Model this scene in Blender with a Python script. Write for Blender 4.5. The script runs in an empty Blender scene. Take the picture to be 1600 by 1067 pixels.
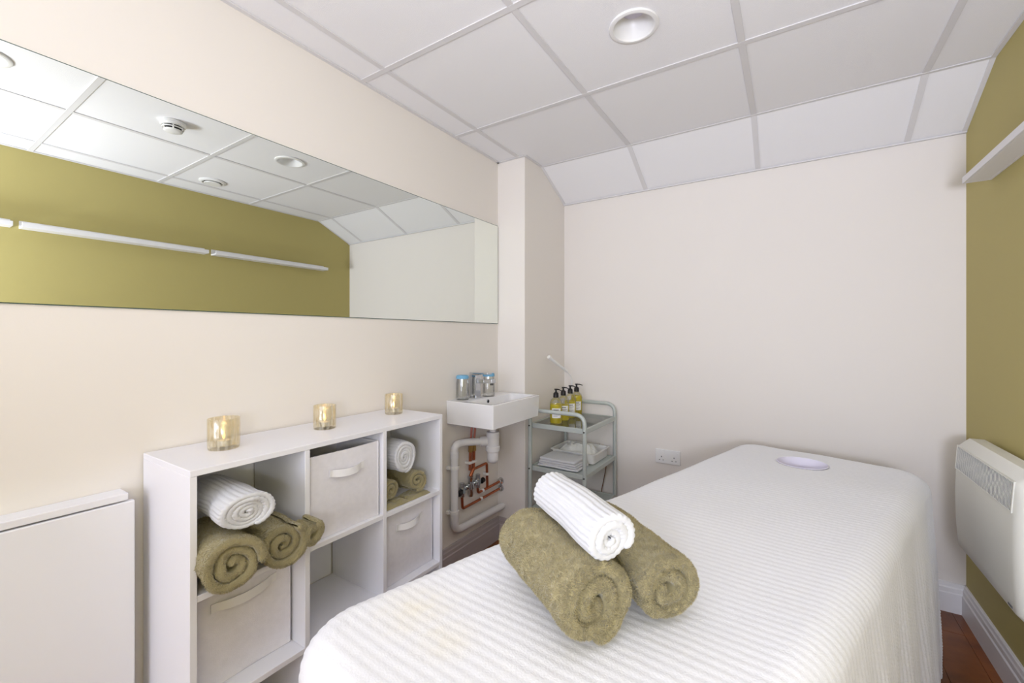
import bpy, bmesh, math, random
import numpy as np
from mathutils import Vector, Matrix

random.seed(7)
rng = np.random.default_rng(7)
SC = bpy.context.scene
COL = SC.collection
PI = math.pi

# ------------------------------------------------------------------ camera
cam_d = bpy.data.cameras.new('camera')
cam = bpy.data.objects.new('camera', cam_d)
COL.objects.link(cam)
cam.location = (0, 0, 1.244)
cam.rotation_euler = (PI / 2, 0, math.radians(32.9))
cam_d.sensor_width = 36
cam_d.lens = 672 / 1600 * 36
cam_d.shift_y = -8.5 / 1600
cam_d.clip_start = 0.02
SC.camera = cam

# ------------------------------------------------------------------ light, world, exposure
SC.view_settings.view_transform = 'Standard'
SC.view_settings.look = 'None'
SC.view_settings.gamma = 1
SC.view_settings.exposure = 0.0
SC.view_settings.use_curve_mapping = False
w = bpy.data.worlds.new('world')
SC.world = w
w.use_nodes = True
w.node_tree.nodes['Background'].inputs[0].default_value = (0.80, 0.90, 1.0, 1)
w.node_tree.nodes['Background'].inputs[1].default_value = 1.0


def area(name, loc, rot, sx, sy, power, col):
    l = bpy.data.lights.new(name, 'AREA')
    l.shape = 'RECTANGLE'
    l.size, l.size_y = sx, sy
    l.energy = power
    l.color = col
    o = bpy.data.objects.new(name, l)
    o.location = loc
    o.rotation_euler = rot
    COL.objects.link(o)
    return o


# daylight coming in through the big window in the wall behind the camera
area('window_daylight', (-0.45, -2.55, 1.45), (PI / 2 + math.radians(8), 0, 0), 1.9, 1.5, 43, (0.81, 0.85, 1.0))
# the photographer's flash, turned up and bounced off the ceiling just above the camera
area('bounced_flash', (0.32, -0.68, 1.24), (PI - math.radians(38), 0, math.radians(-12)), 0.4, 0.4, 50, (0.81, 0.85, 1.0))

# ------------------------------------------------------------------ room numbers (metres, camera stands at x=0, y=0)
XL, XR = -1.516, 0.660       # left wall, green wall
YB, YF = -2.6, 2.715         # wall behind camera, far wall
HC = 2.308                   # ceiling
YS, ZS = 2.38, 2.150         # sloped strip of ceiling starts at YS and ends on far wall at ZS
BX, BY = -1.322, 2.183       # boxed-in column in the far left corner


# ------------------------------------------------------------------ helpers
def lin(c):
    return tuple(((v / 255) / 12.92 if v / 255 <= 0.04045 else ((v / 255 + 0.055) / 1.055) ** 2.4) for v in c)


def mat(name, col, rough=0.5, metal=0.0, noise=0.0, nscale=8.0, bump=0.0, bscale=60.0, trans=0.0, ior=1.45,
        sheen=0.0, emit=None, estr=0.0, spec=0.5, col2=None, stretch=None, coat=0.0):
    m = bpy.data.materials.new(name)
    m.use_nodes = True
    nt = m.node_tree
    b = nt.nodes['Principled BSDF']
    c = lin(col)
    b.inputs['Base Color'].default_value = (*c, 1)
    b.inputs['Roughness'].default_value = rough
    b.inputs['Metallic'].default_value = metal
    b.inputs['Transmission Weight'].default_value = trans
    b.inputs['IOR'].default_value = ior
    b.inputs['Sheen Weight'].default_value = sheen
    b.inputs['Specular IOR Level'].default_value = spec
    b.inputs['Coat Weight'].default_value = coat
    if emit:
        b.inputs['Emission Color'].default_value = (*lin(emit), 1)
        b.inputs['Emission Strength'].default_value = estr
    tc = nt.nodes.new('ShaderNodeTexCoord')
    mp = nt.nodes.new('ShaderNodeMapping')
    nt.links.new(tc.outputs['Object'], mp.inputs[0])
    if stretch:
        mp.inputs['Scale'].default_value = stretch
    if noise > 0 or col2:
        n = nt.nodes.new('ShaderNodeTexNoise')
        n.inputs['Scale'].default_value = nscale
        n.inputs['Detail'].default_value = 5
        nt.links.new(mp.outputs[0], n.inputs['Vector'])
        r = nt.nodes.new('ShaderNodeValToRGB')
        r.color_ramp.elements[0].position = 0.3
        r.color_ramp.elements[1].position = 0.7
        c2 = lin(col2) if col2 else tuple(v * (1 - noise) for v in c)
        r.color_ramp.elements[0].color = (*c2, 1)
        r.color_ramp.elements[1].color = (*c, 1)
        nt.links.new(n.outputs['Fac'], r.inputs[0])
        nt.links.new(r.outputs[0], b.inputs['Base Color'])
    if bump > 0:
        n2 = nt.nodes.new('ShaderNodeTexNoise')
        n2.inputs['Scale'].default_value = bscale
        n2.inputs['Detail'].default_value = 4
        nt.links.new(mp.outputs[0], n2.inputs['Vector'])
        bp = nt.nodes.new('ShaderNodeBump')
        bp.inputs['Strength'].default_value = bump
        bp.inputs['Distance'].default_value = 0.002
        nt.links.new(n2.outputs['Fac'], bp.inputs['Height'])
        nt.links.new(bp.outputs[0], b.inputs['Normal'])
    return m


ORG = {}


def tag(o, label=None, cat=None, group=None, kind=None):
    if label: o['label'] = label
    if cat: o['category'] = cat
    if group: o['group'] = group
    if kind: o['kind'] = kind
    return o


def thing(name, loc, label=None, cat=None, group=None, kind=None):
    o = bpy.data.objects.new(name, None)
    o.empty_display_size = 0.05
    o.location = loc
    COL.objects.link(o)
    ORG[o.name] = Vector(loc)
    return tag(o, label, cat, group, kind)


def link_mesh(name, me, m, parent=None, org=None):
    o = bpy.data.objects.new(name, me)
    COL.objects.link(o)
    if m: me.materials.append(m)
    if parent is not None:
        o.parent = parent
        g = ORG[parent.name]
        ORG[o.name] = g
        me.transform(Matrix.Translation(-g))
    else:
        g = Vector(org) if org else Vector((0, 0, 0))
        o.location = g
        ORG[o.name] = g
        me.transform(Matrix.Translation(-g))
    return o


def obj(name, bm, m, parent=None, org=None, smooth=False, kind=None):
    bmesh.ops.recalc_face_normals(bm, faces=bm.faces)
    me = bpy.data.meshes.new(name)
    bm.to_mesh(me)
    bm.free()
    if smooth:
        me.polygons.foreach_set('use_smooth', [True] * len(me.polygons))
        try:
            me.set_sharp_from_angle(angle=math.radians(40))
        except Exception:
            pass
    o = link_mesh(name, me, m, parent, org)
    if kind: o['kind'] = kind
    return o


def NB():
    return bmesh.new()


def box(bm, x0, x1, y0, y1, z0, z1, bev=0.0, seg=2, rot=None, piv=None):
    t = bmesh.new()
    vs = [t.verts.new((x, y, z)) for x in (x0, x1) for y in (y0, y1) for z in (z0, z1)]
    for f in ((0, 1, 3, 2), (4, 6, 7, 5), (0, 4, 5, 1), (2, 3, 7, 6), (0, 2, 6, 4), (1, 5, 7, 3)):
        t.faces.new([vs[i] for i in f])
    bmesh.ops.recalc_face_normals(t, faces=t.faces)
    if bev > 0:
        bmesh.ops.bevel(t, geom=list(t.edges), offset=bev, segments=seg, affect='EDGES', profile=0.5)
    if rot is not None:
        bmesh.ops.rotate(t, verts=t.verts, cent=piv, matrix=rot)
    join(bm, t)


def join(bm, t):
    me = bpy.data.meshes.new('tmp')
    t.to_mesh(me)
    t.free()
    bm.from_mesh(me)
    bpy.data.meshes.remove(me)


def lathe(bm, prof, c, seg=32, axis='Z', close=True):
    """prof: list of (radius, height) ; surface of revolution about axis through c"""
    rings = []
    for r, h in prof:
        if r < 1e-6:
            p = {'Z': (0, 0, h), 'X': (h, 0, 0), 'Y': (0, h, 0)}[axis]
            rings.append([bm.verts.new((c[0] + p[0], c[1] + p[1], c[2] + p[2]))])
        else:
            rg = []
            for i in range(seg):
                a = 2 * PI * i / seg
                u, v = r * math.cos(a), r * math.sin(a)
                p = {'Z': (u, v, h), 'X': (h, u, v), 'Y': (u, h, v)}[axis]
                rg.append(bm.verts.new((c[0] + p[0], c[1] + p[1], c[2] + p[2])))
            rings.append(rg)
    for a, b in zip(rings[:-1], rings[1:]):
        for i in range(seg):
            j = (i + 1) % seg
            try:
                if len(a) == 1 and len(b) == 1: continue
                if len(a) == 1: bm.faces.new((a[0], b[i], b[j]))
                elif len(b) == 1: bm.faces.new((a[i], a[j], b[0]))
                else: bm.faces.new((a[i], a[j], b[j], b[i]))
            except ValueError:
                pass


def fillet(pts, rad, n=6):
    P = [Vector(p) for p in pts]
    out = [P[0]]
    for i in range(1, len(P) - 1):
        a, b, c = P[i - 1], P[i], P[i + 1]
        d1, d2 = (a - b), (c - b)
        k = min(rad, d1.length * 0.49, d2.length * 0.49)
        p0, p2 = b + d1.normalized() * k, b + d2.normalized() * k
        for j in range(n + 1):
            t = j / n
            out.append(p0 * (1 - t) ** 2 + b * 2 * t * (1 - t) + p2 * t * t)
    out.append(P[-1])
    return out


def tube(bm, pts, r, seg=12, rad=0.0, caps=True, n=6):
    P = fillet(pts, rad, n) if rad > 0 else [Vector(p) for p in pts]
    rr = r if isinstance(r, (list, tuple)) else [r] * len(P)
    T = []
    for i in range(len(P)):
        a = P[max(i - 1, 0)]
        b = P[min(i + 1, len(P) - 1)]
        T.append((b - a).normalized())
    up = Vector((0, 0, 1)) if abs(T[0].z) < 0.9 else Vector((1, 0, 0))
    nrm = T[0].cross(up).normalized()
    rings = []
    for i, p in enumerate(P):
        if i > 0:
            ax = T[i - 1].cross(T[i])
            if ax.length > 1e-6:
                nrm = Matrix.Rotation(T[i - 1].angle(T[i]), 3, ax) @ nrm
        bi = T[i].cross(nrm).normalized()
        nrm = bi.cross(T[i]).normalized()
        rings.append([bm.verts.new(p + (nrm * math.cos(2 * PI * k / seg) + bi * math.sin(2 * PI * k / seg)) * rr[i]) for k in range(seg)])
    for a, b in zip(rings[:-1], rings[1:]):
        for k in range(seg):
            bm.faces.new((a[k], a[(k + 1) % seg], b[(k + 1) % seg], b[k]))
    if caps:
        bm.faces.new(rings[0][::-1])
        bm.faces.new(rings[-1])


def quad(bm, *pts):
    bm.faces.new([bm.verts.new(p) for p in pts])


def rounded_rect(w, h, r, n=6):
    pts = []
    for cx, cy, a0 in ((w / 2 - r, h / 2 - r, 0), (-w / 2 + r, h / 2 - r, PI / 2), (-w / 2 + r, -h / 2 + r, PI), (w / 2 - r, -h / 2 + r, 1.5 * PI)):
        for i in range(n + 1):
            a = a0 + PI / 2 * i / n
            pts.append((cx + r * math.cos(a), cy + r * math.sin(a)))
    return pts


# ------------------------------------------------------------------ materials
M = {}
M['wall'] = mat('cream_wall_paint', (236, 230, 224), 0.75, bump=0.06, bscale=160, spec=0.25)
M['green'] = mat('olive_green_wall_paint', (186, 173, 112), 0.6, bump=0.06, bscale=160, spec=0.3)
M['tile'] = mat('ceiling_tile', (245, 244, 246), 0.9, bump=0.35, bscale=420, spec=0.1)
M['grid'] = mat('ceiling_grid_metal', (224, 222, 223), 0.6, spec=0.3)
M['void'] = mat('ceiling_void', (60, 60, 60), 0.9)
M['white_trim'] = mat('white_gloss_trim', (233, 231, 232), 0.4)
M['mauve_trim'] = mat('shaded_mauve_skirting', (188, 177, 177), 0.6, noise=0.12, nscale=6, stretch=(20, 1, 20))  # shade on the left skirting put into its colour, plus grain-like streaks
M['melamine'] = mat('white_melamine', (240, 239, 244), 0.42, bump=0.03, bscale=300)
M['leaf'] = mat('white_table_laminate', (240, 240, 246), 0.38)
M['fabric_bin'] = mat('pale_grey_nonwoven_fabric', (240, 237, 243), 0.9, noise=0.05, nscale=60, bump=0.3, bscale=500, spec=0.1)
M['bin_handle'] = mat('white_nonwoven_strap', (240, 238, 240), 0.85, bump=0.2, bscale=500, spec=0.1)
M['ceramic'] = mat('white_ceramic', (240, 239, 240), 0.08, coat=0.4)
M['chrome'] = mat('chrome', (205, 208, 212), 0.09, metal=1.0)
M['brass'] = mat('dull_brass', (176, 140, 84), 0.3, metal=1.0)
M['copper'] = mat('copper_pipe', (196, 118, 84), 0.28, metal=1.0, noise=0.25, nscale=30)
M['red_hose'] = mat('red_flecked_braid', (205, 130, 120), 0.4, metal=0.5)
M['black'] = mat('black_plastic', (22, 20, 20), 0.35)
M['pvc'] = mat('white_plastic_pipe', (230, 228, 230), 0.3)
M['seal'] = mat('white_pipe_clip_plastic', (240, 238, 236), 0.35)
M['trolley'] = mat('grey_green_painted_metal', (190, 197, 193), 0.35, metal=0.1)
M['steel_dark'] = mat('dark_bolt', (90, 90, 88), 0.4, metal=0.9)
M['plastic_white'] = mat('white_plastic', (238, 237, 236), 0.35)
M['heater'] = mat('white_heater_enamel', (234, 233, 224), 0.38)
M['heater_dark'] = mat('heater_grille_shadow', (78, 82, 94), 0.6)
M['olive'] = mat('olive_towel_pile', (164, 153, 114), 0.95, noise=0.22, nscale=26, sheen=0.5, spec=0.05, bump=0.5, bscale=700)
M['olive_hair'] = mat('olive_towel_fibre', (178, 166, 127), 0.9, noise=0.3, nscale=40, sheen=0.4, spec=0.05)
M['white_towel'] = mat('white_waffle_cotton', (216, 216, 219), 0.9, bump=0.5, bscale=900, sheen=0.3, spec=0.1)
M['paper'] = mat('white_paper', (240, 240, 238), 0.8)
M['text'] = mat('grey_print', (120, 120, 122), 0.7)
M['blue_cap'] = mat('blue_paper_cap', (120, 178, 214), 0.6, noise=0.1, nscale=200)
M['wax'] = mat('white_wax', (240, 232, 215), 0.5)
M['flame'] = mat('candle_flame', (255, 200, 120), 0.5, emit=(255, 196, 120), estr=4)
M['alu'] = mat('tealight_aluminium', (200, 200, 200), 0.3, metal=1.0)
M['cable'] = mat('brown_cable', (120, 84, 60), 0.6)
M['table_vinyl'] = mat('cream_table_vinyl', (230, 226, 218), 0.5)
M['beech'] = mat('beech_wood', (190, 150, 105), 0.5, noise=0.25, nscale=5, stretch=(1, 1, 8))
M['lining'] = mat('lilac_white_lining', (226, 222, 236), 0.8)


def mirror_mat():
    m = bpy.data.materials.new('mirror_silver')
    m.use_nodes = True
    b = m.node_tree.nodes['Principled BSDF']
    b.inputs['Base Color'].default_value = (0.86, 0.895, 0.845, 1)
    b.inputs['Metallic'].default_value = 1
    b.inputs['Roughness'].default_value = 0.0
    return m


def glass_mat(name, tint, k=0.12):
    m = bpy.data.materials.new(name)
    m.use_nodes = True
    nt = m.node_tree
    nt.nodes.remove(nt.nodes['Principled BSDF'])
    out = nt.nodes['Material Output']
    tr = nt.nodes.new('ShaderNodeBsdfTransparent')
    tr.inputs[0].default_value = (*tint, 1)
    gl = nt.nodes.new('ShaderNodeBsdfGlossy')
    gl.inputs['Roughness'].default_value = 0.03
    fr = nt.nodes.new('ShaderNodeLayerWeight')
    fr.inputs[0].default_value = 0.35
    mx = nt.nodes.new('ShaderNodeMixShader')
    mth = nt.nodes.new('ShaderNodeMath')
    mth.operation = 'MULTIPLY_ADD'
    mth.inputs[1].default_value = 0.55
    mth.inputs[2].default_value = k * 0.4
    nt.links.new(fr.outputs['Fresnel'], mth.inputs[0])
    nt.links.new(mth.outputs[0], mx.inputs[0])
    nt.links.new(tr.outputs[0], mx.inputs[1])
    nt.links.new(gl.outputs[0], mx.inputs[2])
    nt.links.new(mx.outputs[0], out.inputs[0])
    return m


def mercury_mat():
    m = bpy.data.materials.new('gold_mercury_glass')
    m.use_nodes = True
    nt = m.node_tree
    b = nt.nodes['Principled BSDF']
    b.inputs['Base Color'].default_value = (*lin((236, 231, 216)), 1)
    b.inputs['Metallic'].default_value = 0.55
    b.inputs['Roughness'].default_value = 0.16
    tc = nt.nodes.new('ShaderNodeTexCoord')
    mp = nt.nodes.new('ShaderNodeMapping')
    mp.inputs['Scale'].default_value = (1, 1, 0.25)
    n = nt.nodes.new('ShaderNodeTexNoise')
    n.inputs['Scale'].default_value = 130
    n.inputs['Detail'].default_value = 6
    r = nt.nodes.new('ShaderNodeValToRGB')
    r.color_ramp.elements[0].position = 0.38
    r.color_ramp.elements[1].position = 0.62
    r.color_ramp.elements[0].color = (0.10, 0.10, 0.10, 1)
    r.color_ramp.elements[1].color = (0.55, 0.55, 0.55, 1)
    tr = nt.nodes.new('ShaderNodeBsdfTransparent')
    tr.inputs[0].default_value = (0.96, 0.93, 0.84, 1)
    mx = nt.nodes.new('ShaderNodeMixShader')
    nt.links.new(tc.outputs['Object'], mp.inputs[0])
    nt.links.new(mp.outputs[0], n.inputs['Vector'])
    nt.links.new(n.outputs['Fac'], r.inputs[0])
    nt.links.new(r.outputs[0], mx.inputs[0])
    nt.links.new(tr.outputs[0], mx.inputs[1])
    nt.links.new(b.outputs[0], mx.inputs[2])
    nt.links.new(mx.outputs[0], nt.nodes['Material Output'].inputs[0])
    return m


M['mirror'] = mirror_mat()
M['mirror_edge'] = mat('mirror_glass_edge', (70, 92, 84), 0.2)
M['glass'] = glass_mat('clear_glass', (0.985, 0.992, 0.99))
M['shelf_glass'] = glass_mat('grey_green_glass', (0.90, 0.93, 0.91), 0.3)
M['bag'] = glass_mat('clear_plastic_film', (0.93, 0.93, 0.93), 0.9)
M['mercury'] = mercury_mat()


def oil_mat():
    m = bpy.data.materials.new('yellow_oil')
    m.use_nodes = True
    nt = m.node_tree
    b = nt.nodes['Principled BSDF']
    b.inputs['Base Color'].default_value = (*lin((250, 236, 70)), 1)
    b.inputs['Roughness'].default_value = 0.1
    tr = nt.nodes.new('ShaderNodeBsdfTransparent'); tr.inputs[0].default_value = (1.0, 0.96, 0.5, 1)
    tl = nt.nodes.new('ShaderNodeBsdfTranslucent'); tl.inputs[0].default_value = (*lin((255, 242, 80)), 1)
    m1 = nt.nodes.new('ShaderNodeMixShader'); m1.inputs[0].default_value = 0.5
    m2 = nt.nodes.new('ShaderNodeMixShader'); m2.inputs[0].default_value = 0.7
    nt.links.new(b.outputs[0], m1.inputs[1]); nt.links.new(tl.outputs[0], m1.inputs[2])
    nt.links.new(tr.outputs[0], m2.inputs[1]); nt.links.new(m1.outputs[0], m2.inputs[2])
    nt.links.new(m2.outputs[0], nt.nodes['Material Output'].inputs[0])
    return m


M['oil'] = oil_mat()


def wood_floor_mat():
    m = mat('red_brown_floorboard', (150, 86, 38), 0.32, col2=(96, 52, 22), nscale=7, bump=0.1, bscale=60, stretch=(1, 1, 1))
    return m


M['floor'] = wood_floor_mat()


def cover_mat():
    """white cotton with a fine seersucker grain laid along the cloth's own uv"""
    m = bpy.data.materials.new('white_seersucker_cotton')
    m.use_nodes = True
    nt = m.node_tree
    b = nt.nodes['Principled BSDF']
    b.inputs['Roughness'].default_value = 0.9
    b.inputs['Sheen Weight'].default_value = 0.25
    b.inputs['Specular IOR Level'].default_value = 0.1
    uv = nt.nodes.new('ShaderNodeUVMap')
    uv.uv_map = 'cloth'
    n = nt.nodes.new('ShaderNodeTexNoise')
    n.inputs['Scale'].default_value = 260
    n.inputs['Detail'].default_value = 3
    nt.links.new(uv.outputs[0], n.inputs['Vector'])
    bp = nt.nodes.new('ShaderNodeBump')
    bp.inputs['Strength'].default_value = 0.5
    bp.inputs['Distance'].default_value = 0.0015
    nt.links.new(n.outputs['Fac'], bp.inputs['Height'])
    nt.links.new(bp.outputs[0], b.inputs['Normal'])
    # faint oil stains near the foot of the bed
    base = lin((234, 234, 238))
    last = None
    for (cx, cy, rr) in ((-0.60, 0.59, 0.10), (-0.50, 0.56, 0.07), (-0.32, 0.47, 0.07)):
        d = nt.nodes.new('ShaderNodeVectorMath')
        d.operation = 'DISTANCE'
        tc = nt.nodes.new('ShaderNodeTexCoord')
        nt.links.new(tc.outputs['Object'], d.inputs[0])
        d.inputs[1].default_value = (cx - CVX, cy - CVY, 0.724)
        mr = nt.nodes.new('ShaderNodeMapRange')
        mr.inputs[1].default_value = 0.0
        mr.inputs[2].default_value = rr
        mr.inputs[3].default_value = 0.75
        mr.inputs[4].default_value = 0.0
        nt.links.new(d.outputs['Value'], mr.inputs[0])
        if last is None:
            last = mr.outputs[0]
        else:
            a = nt.nodes.new('ShaderNodeMath')
            a.operation = 'MAXIMUM'
            nt.links.new(last, a.inputs[0])
            nt.links.new(mr.outputs[0], a.inputs[1])
            last = a.outputs[0]
    n2 = nt.nodes.new('ShaderNodeTexNoise')
    n2.inputs['Scale'].default_value = 30
    nt.links.new(uv.outputs[0], n2.inputs['Vector'])
    mu = nt.nodes.new('ShaderNodeMath')
    mu.operation = 'MULTIPLY'
    nt.links.new(last, mu.inputs[0])
    nt.links.new(n2.outputs['Fac'], mu.inputs[1])
    mx = nt.nodes.new('ShaderNodeMix')
    mx.data_type = 'RGBA'
    mx.inputs[6].default_value = (*base, 1)
    mx.inputs[7].default_value = (*lin((236, 226, 196)), 1)
    nt.links.new(mu.outputs[0], mx.inputs[0])
    nt.links.new(mx.outputs[2], b.inputs['Base Color'])
    return m


# ------------------------------------------------------------------ THE ROOM
def struct(name, bm, m, parent=None, org=None, **k):
    o = obj(name, bm, m, parent, org, **k)
    if parent is None: o['kind'] = 'structure'
    return o


# floor: dark screed with boards laid on it
bm = NB(); box(bm, XL - 0.1, XR + 0.1, YB - 0.1, YF + 0.1, -0.08, -0.012)
fl = struct('floor', bm, M['void'])
bw, bl = 0.125, 1.2
row = 0
x = XL
while x < XR:
    x1 = min(x + bw, XR)
    y = YB - (row * 0.43) % bl
    while y < YF:
        ya, yb = max(y, YB), min(y + bl, YF)
        if yb - ya > 0.02:
            b_ = NB(); box(b_, x + 0.0005, x1 - 0.0005, ya + 0.0005, yb - 0.0005, -0.012, 0, 0.0008, 1)
            obj('floorboard', b_, M['floor'], fl)
        y += bl
    x += bw
    row += 1

# walls
bm = NB(); box(bm, XL - 0.1, XL, YB - 0.1, YF + 0.1, -0.08, HC + 0.15); struct('wall_left', bm, M['wall'])
bm = NB(); box(bm, XR, XR + 0.1, YB - 0.1, YF + 0.1, -0.08, HC + 0.15); struct('wall_right', bm, M['green'])
bm = NB(); box(bm, XL - 0.1, XR + 0.1, YF, YF + 0.1, -0.08, HC + 0.15); struct('wall_far', bm, M['wall'])
bm = NB(); box(bm, XL - 0.01, BX, BY, YF + 0.01, -0.02, HC + 0.02, 0.002, 1); struct('wall_column', bm, M['wall'])
WX0, WX1, WZ0, WZ1 = -1.4, 0.5, 0.70, 2.20
bm = NB()
box(bm, XL - 0.1, WX0, YB - 0.1, YB, -0.08, HC + 0.15)
box(bm, WX1, XR + 0.1, YB - 0.1, YB, -0.08, HC + 0.15)
box(bm, WX0, WX1, YB - 0.1, YB, -0.08, WZ0)
box(bm, WX0, WX1, YB - 0.1, YB, WZ1, HC + 0.15)
struct('wall_back', bm, M['wall'])
bm = NB()
for a, b, c, d in ((WX0, WX1, WZ0, WZ0 + 0.05), (WX0, WX1, WZ1 - 0.05, WZ1), (WX0, WX0 + 0.05, WZ0, WZ1), (WX1 - 0.05, WX1, WZ0, WZ1), (-0.475, -0.425, WZ0, WZ1)):
    box(bm, a, b, YB - 0.08, YB - 0.03, c, d, 0.004)
win = struct('window_1', bm, M['white_trim'])
b_ = NB(); box(b_, WX0 + 0.04, WX1 - 0.04, YB - 0.06, YB - 0.055, WZ0 + 0.04, WZ1 - 0.04); obj('pane', b_, M['glass'], win)

# skirting: flat board with a stepped, rounded top
def skirt(name, p0, p1, nrm, m, h=0.13, t=0.018):
    bm = NB()
    prof = [(0, 0), (t, 0), (t, h - 0.045), (t - 0.004, h - 0.04), (t - 0.004, h - 0.022), (t - 0.007, h - 0.016), (t - 0.009, h - 0.004), (t - 0.012, h), (0, h)]
    ra = [bm.verts.new((p0[0] + nrm[0] * a, p0[1] + nrm[1] * a, z)) for a, z in prof]
    rb = [bm.verts.new((p1[0] + nrm[0] * a, p1[1] + nrm[1] * a, z)) for a, z in prof]
    n = len(prof)
    for i in range(n):
        bm.faces.new((ra[i], ra[(i + 1) % n], rb[(i + 1) % n], rb[i]))
    bm.faces.new(ra); bm.faces.new(rb[::-1])
    struct(name, bm, m)


skirt('baseboard_far', (BX, YF), (XR, YF), (0, -1), M['white_trim'])
skirt('baseboard_right', (XR, YB), (XR, YF), (-1, 0), M['white_trim'])
skirt('baseboard_left', (XL, YB), (XL, BY), (1, 0), M['mauve_trim'], 0.135)
skirt('baseboard_column', (XL, BY), (BX + 0.012, BY), (0, -1), M['mauve_trim'], 0.135, 0.012)
skirt('baseboard_column_side', (BX, BY), (BX, YF), (1, 0), M['white_trim'], 0.13, 0.012)
skirt('baseboard_back', (XL, YB), (XR, YB), (0, 1), M['white_trim'])

# ceiling: void above, lay-in tiles, metal grid
bm = NB(); box(bm, XL - 0.1, XR + 0.1, YB - 0.1, YF + 0.1, HC + 0.12, HC + 0.15)
ceil = struct('ceiling', bm, M['void'])
GX = [XL, -1.362, -0.757, -0.148, 0.461, XR]
GY = [YB, -2.429, -1.829, -1.229, -0.629, -0.029, 0.571, 1.171, 1.769, YS]
HOLES = {(-0.4525, 1.47): 0.074, (-0.4525, 0.271): 0.074}


def tile_hole(bm, x0, x1, y0, y1, z, cx, cy, r, th):
    n = 32
    for zz in (z, z + th):
        inner, outer = [], []
        for i in range(n):
            a = 2 * PI * (i + 0.5) / n
            ca, sa = math.cos(a), math.sin(a)
            k = min(((x1 - cx) if ca > 0 else (x0 - cx)) / ca, ((y1 - cy) if sa > 0 else (y0 - cy)) / sa)
            inner.append(bm.verts.new((cx + r * ca, cy + r * sa, zz)))
            outer.append(bm.verts.new((cx + k * ca, cy + k * sa, zz)))
        for i in range(n):
            j = (i + 1) % n
            bm.faces.new((inner[i], inner[j], outer[j], outer[i]))
        cs = [(x1, y1), (x0, y1), (x0, y0), (x1, y0)]
        for (px, py) in cs:
            a = math.atan2(py - cy, px - cx) % (2 * PI)
            i = int((a / (2 * PI)) * n - 0.5) % n
            j = (i + 1) % n
            c = bm.verts.new((px, py, zz))
            bm.faces.new((outer[i], c, outer[j]))


for i in range(len(GX) - 1):
    for j in range(len(GY) - 1):
        x0, x1, y0, y1 = GX[i], GX[i + 1], GY[j], GY[j + 1]
        if x1 < BX and y0 > BY: continue
        t = NB()
        hole = None
        for (hx, hy), hr in HOLES.items():
            if x0 < hx < x1 and y0 < hy < y1: hole = (hx, hy, hr)
        if hole:
            tile_hole(t, x0 + 0.003, x1 - 0.003, y0 + 0.003, y1 - 0.003, HC + 0.004, *hole, 0.015)
        else:
            box(t, x0 + 0.003, x1 - 0.003, y0 + 0.003, y1 - 0.003, HC + 0.004, HC + 0.019)
        obj('tile', t, M['tile'], ceil)
# sloped tiles
sl = Vector((0, YF - YS, ZS - HC)); sln = sl.normalized(); up = Vector((0, -sln.z, sln.y))
for i in range(len(GX) - 1):
    x0, x1 = max(GX[i], BX), GX[i + 1]
    if x1 <= BX: continue
    t = NB()
    vs = []
    for xx in (x0 + 0.003, x1 - 0.003):
        for k in (0.0, sl.length):
            for h in (0.003, 0.018):
                p = Vector((xx, YS, HC)) + sln * k + up * h
                vs.append(t.verts.new(p))
    for f in ((0, 1, 3, 2), (4, 6, 7, 5), (0, 4, 5, 1), (2, 3, 7, 6), (0, 2, 6, 4), (1, 5, 7, 3)):
        t.faces.new([vs[k] for k in f])
    obj('tile', t, M['tile'], ceil)
g = 0.012
for xx in GX[1:-1]:
    t = NB(); y1 = YS if xx > BX else BY
    box(t, xx - g, xx + g, YB, y1, HC, HC + 0.0035, 0.0006, 1); box(t, xx - 0.001, xx + 0.001, YB, y1, HC + 0.003, HC + 0.03)
    obj('grid_bar', t, M['grid'], ceil)
    if xx > BX:
        t = NB(); vs = []
        for a in (xx - g, xx + g):
            for k in (0.0, sl.length):
                for h in (-0.001, 0.0028):
                    vs.append(t.verts.new(Vector((a, YS, HC)) + sln * k + up * h))
        for f in ((0, 1, 3, 2), (4, 6, 7, 5), (0, 4, 5, 1), (2, 3, 7, 6), (0, 2, 6, 4), (1, 5, 7, 3)):
            t.faces.new([vs[k] for k in f])
        obj('grid_bar', t, M['grid'], ceil)
for yy in GY[1:]:
    t = NB()
    if yy == YS: box(t, BX, XR, yy - 0.014, yy + 0.002, HC - 0.0012, HC + 0.003, 0.0006, 1)
    else: box(t, XL, XR, yy - g, yy + g, HC - 0.0004, HC + 0.0035, 0.0006, 1)
    obj('grid_bar', t, M['grid'], ceil)
# perimeter angle trim
def edge_trim(n_, *b):
    t = NB(); box(t, *b, 0.0006, 1); obj('edge_trim', t, M['grid'], ceil)
edge_trim(0, XL, XL + 0.018, YB, BY, HC - 0.001, HC + 0.003)
edge_trim(0, XL, BX, BY - 0.018, BY, HC - 0.001, HC + 0.003)
edge_trim(0, BX, BX + 0.016, BY - 0.01, YS, HC - 0.001, HC + 0.003)
edge_trim(0, XR - 0.018, XR, YB, YS, HC - 0.001, HC + 0.003)
for xx in (BX, XR - 0.016):
    t = NB(); vs = []
    for a in (xx, xx + 0.016):
        for k in (0.0, sl.length):
            for h in (-0.001, 0.0028):
                vs.append(t.verts.new(Vector((a, YS, HC)) + sln * k + up * h))
    for f in ((0, 1, 3, 2), (4, 6, 7, 5), (0, 4, 5, 1), (2, 3, 7, 6), (0, 2, 6, 4), (1, 5, 7, 3)):
        t.faces.new([vs[k] for k in f])
    obj('edge_trim', t, M['grid'], ceil)
t = NB(); box(t, BX, XR, YF - 0.014, YF, ZS - 0.001, ZS + 0.006, 0.0006, 1); obj('edge_trim', t, M['grid'], ceil)

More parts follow.
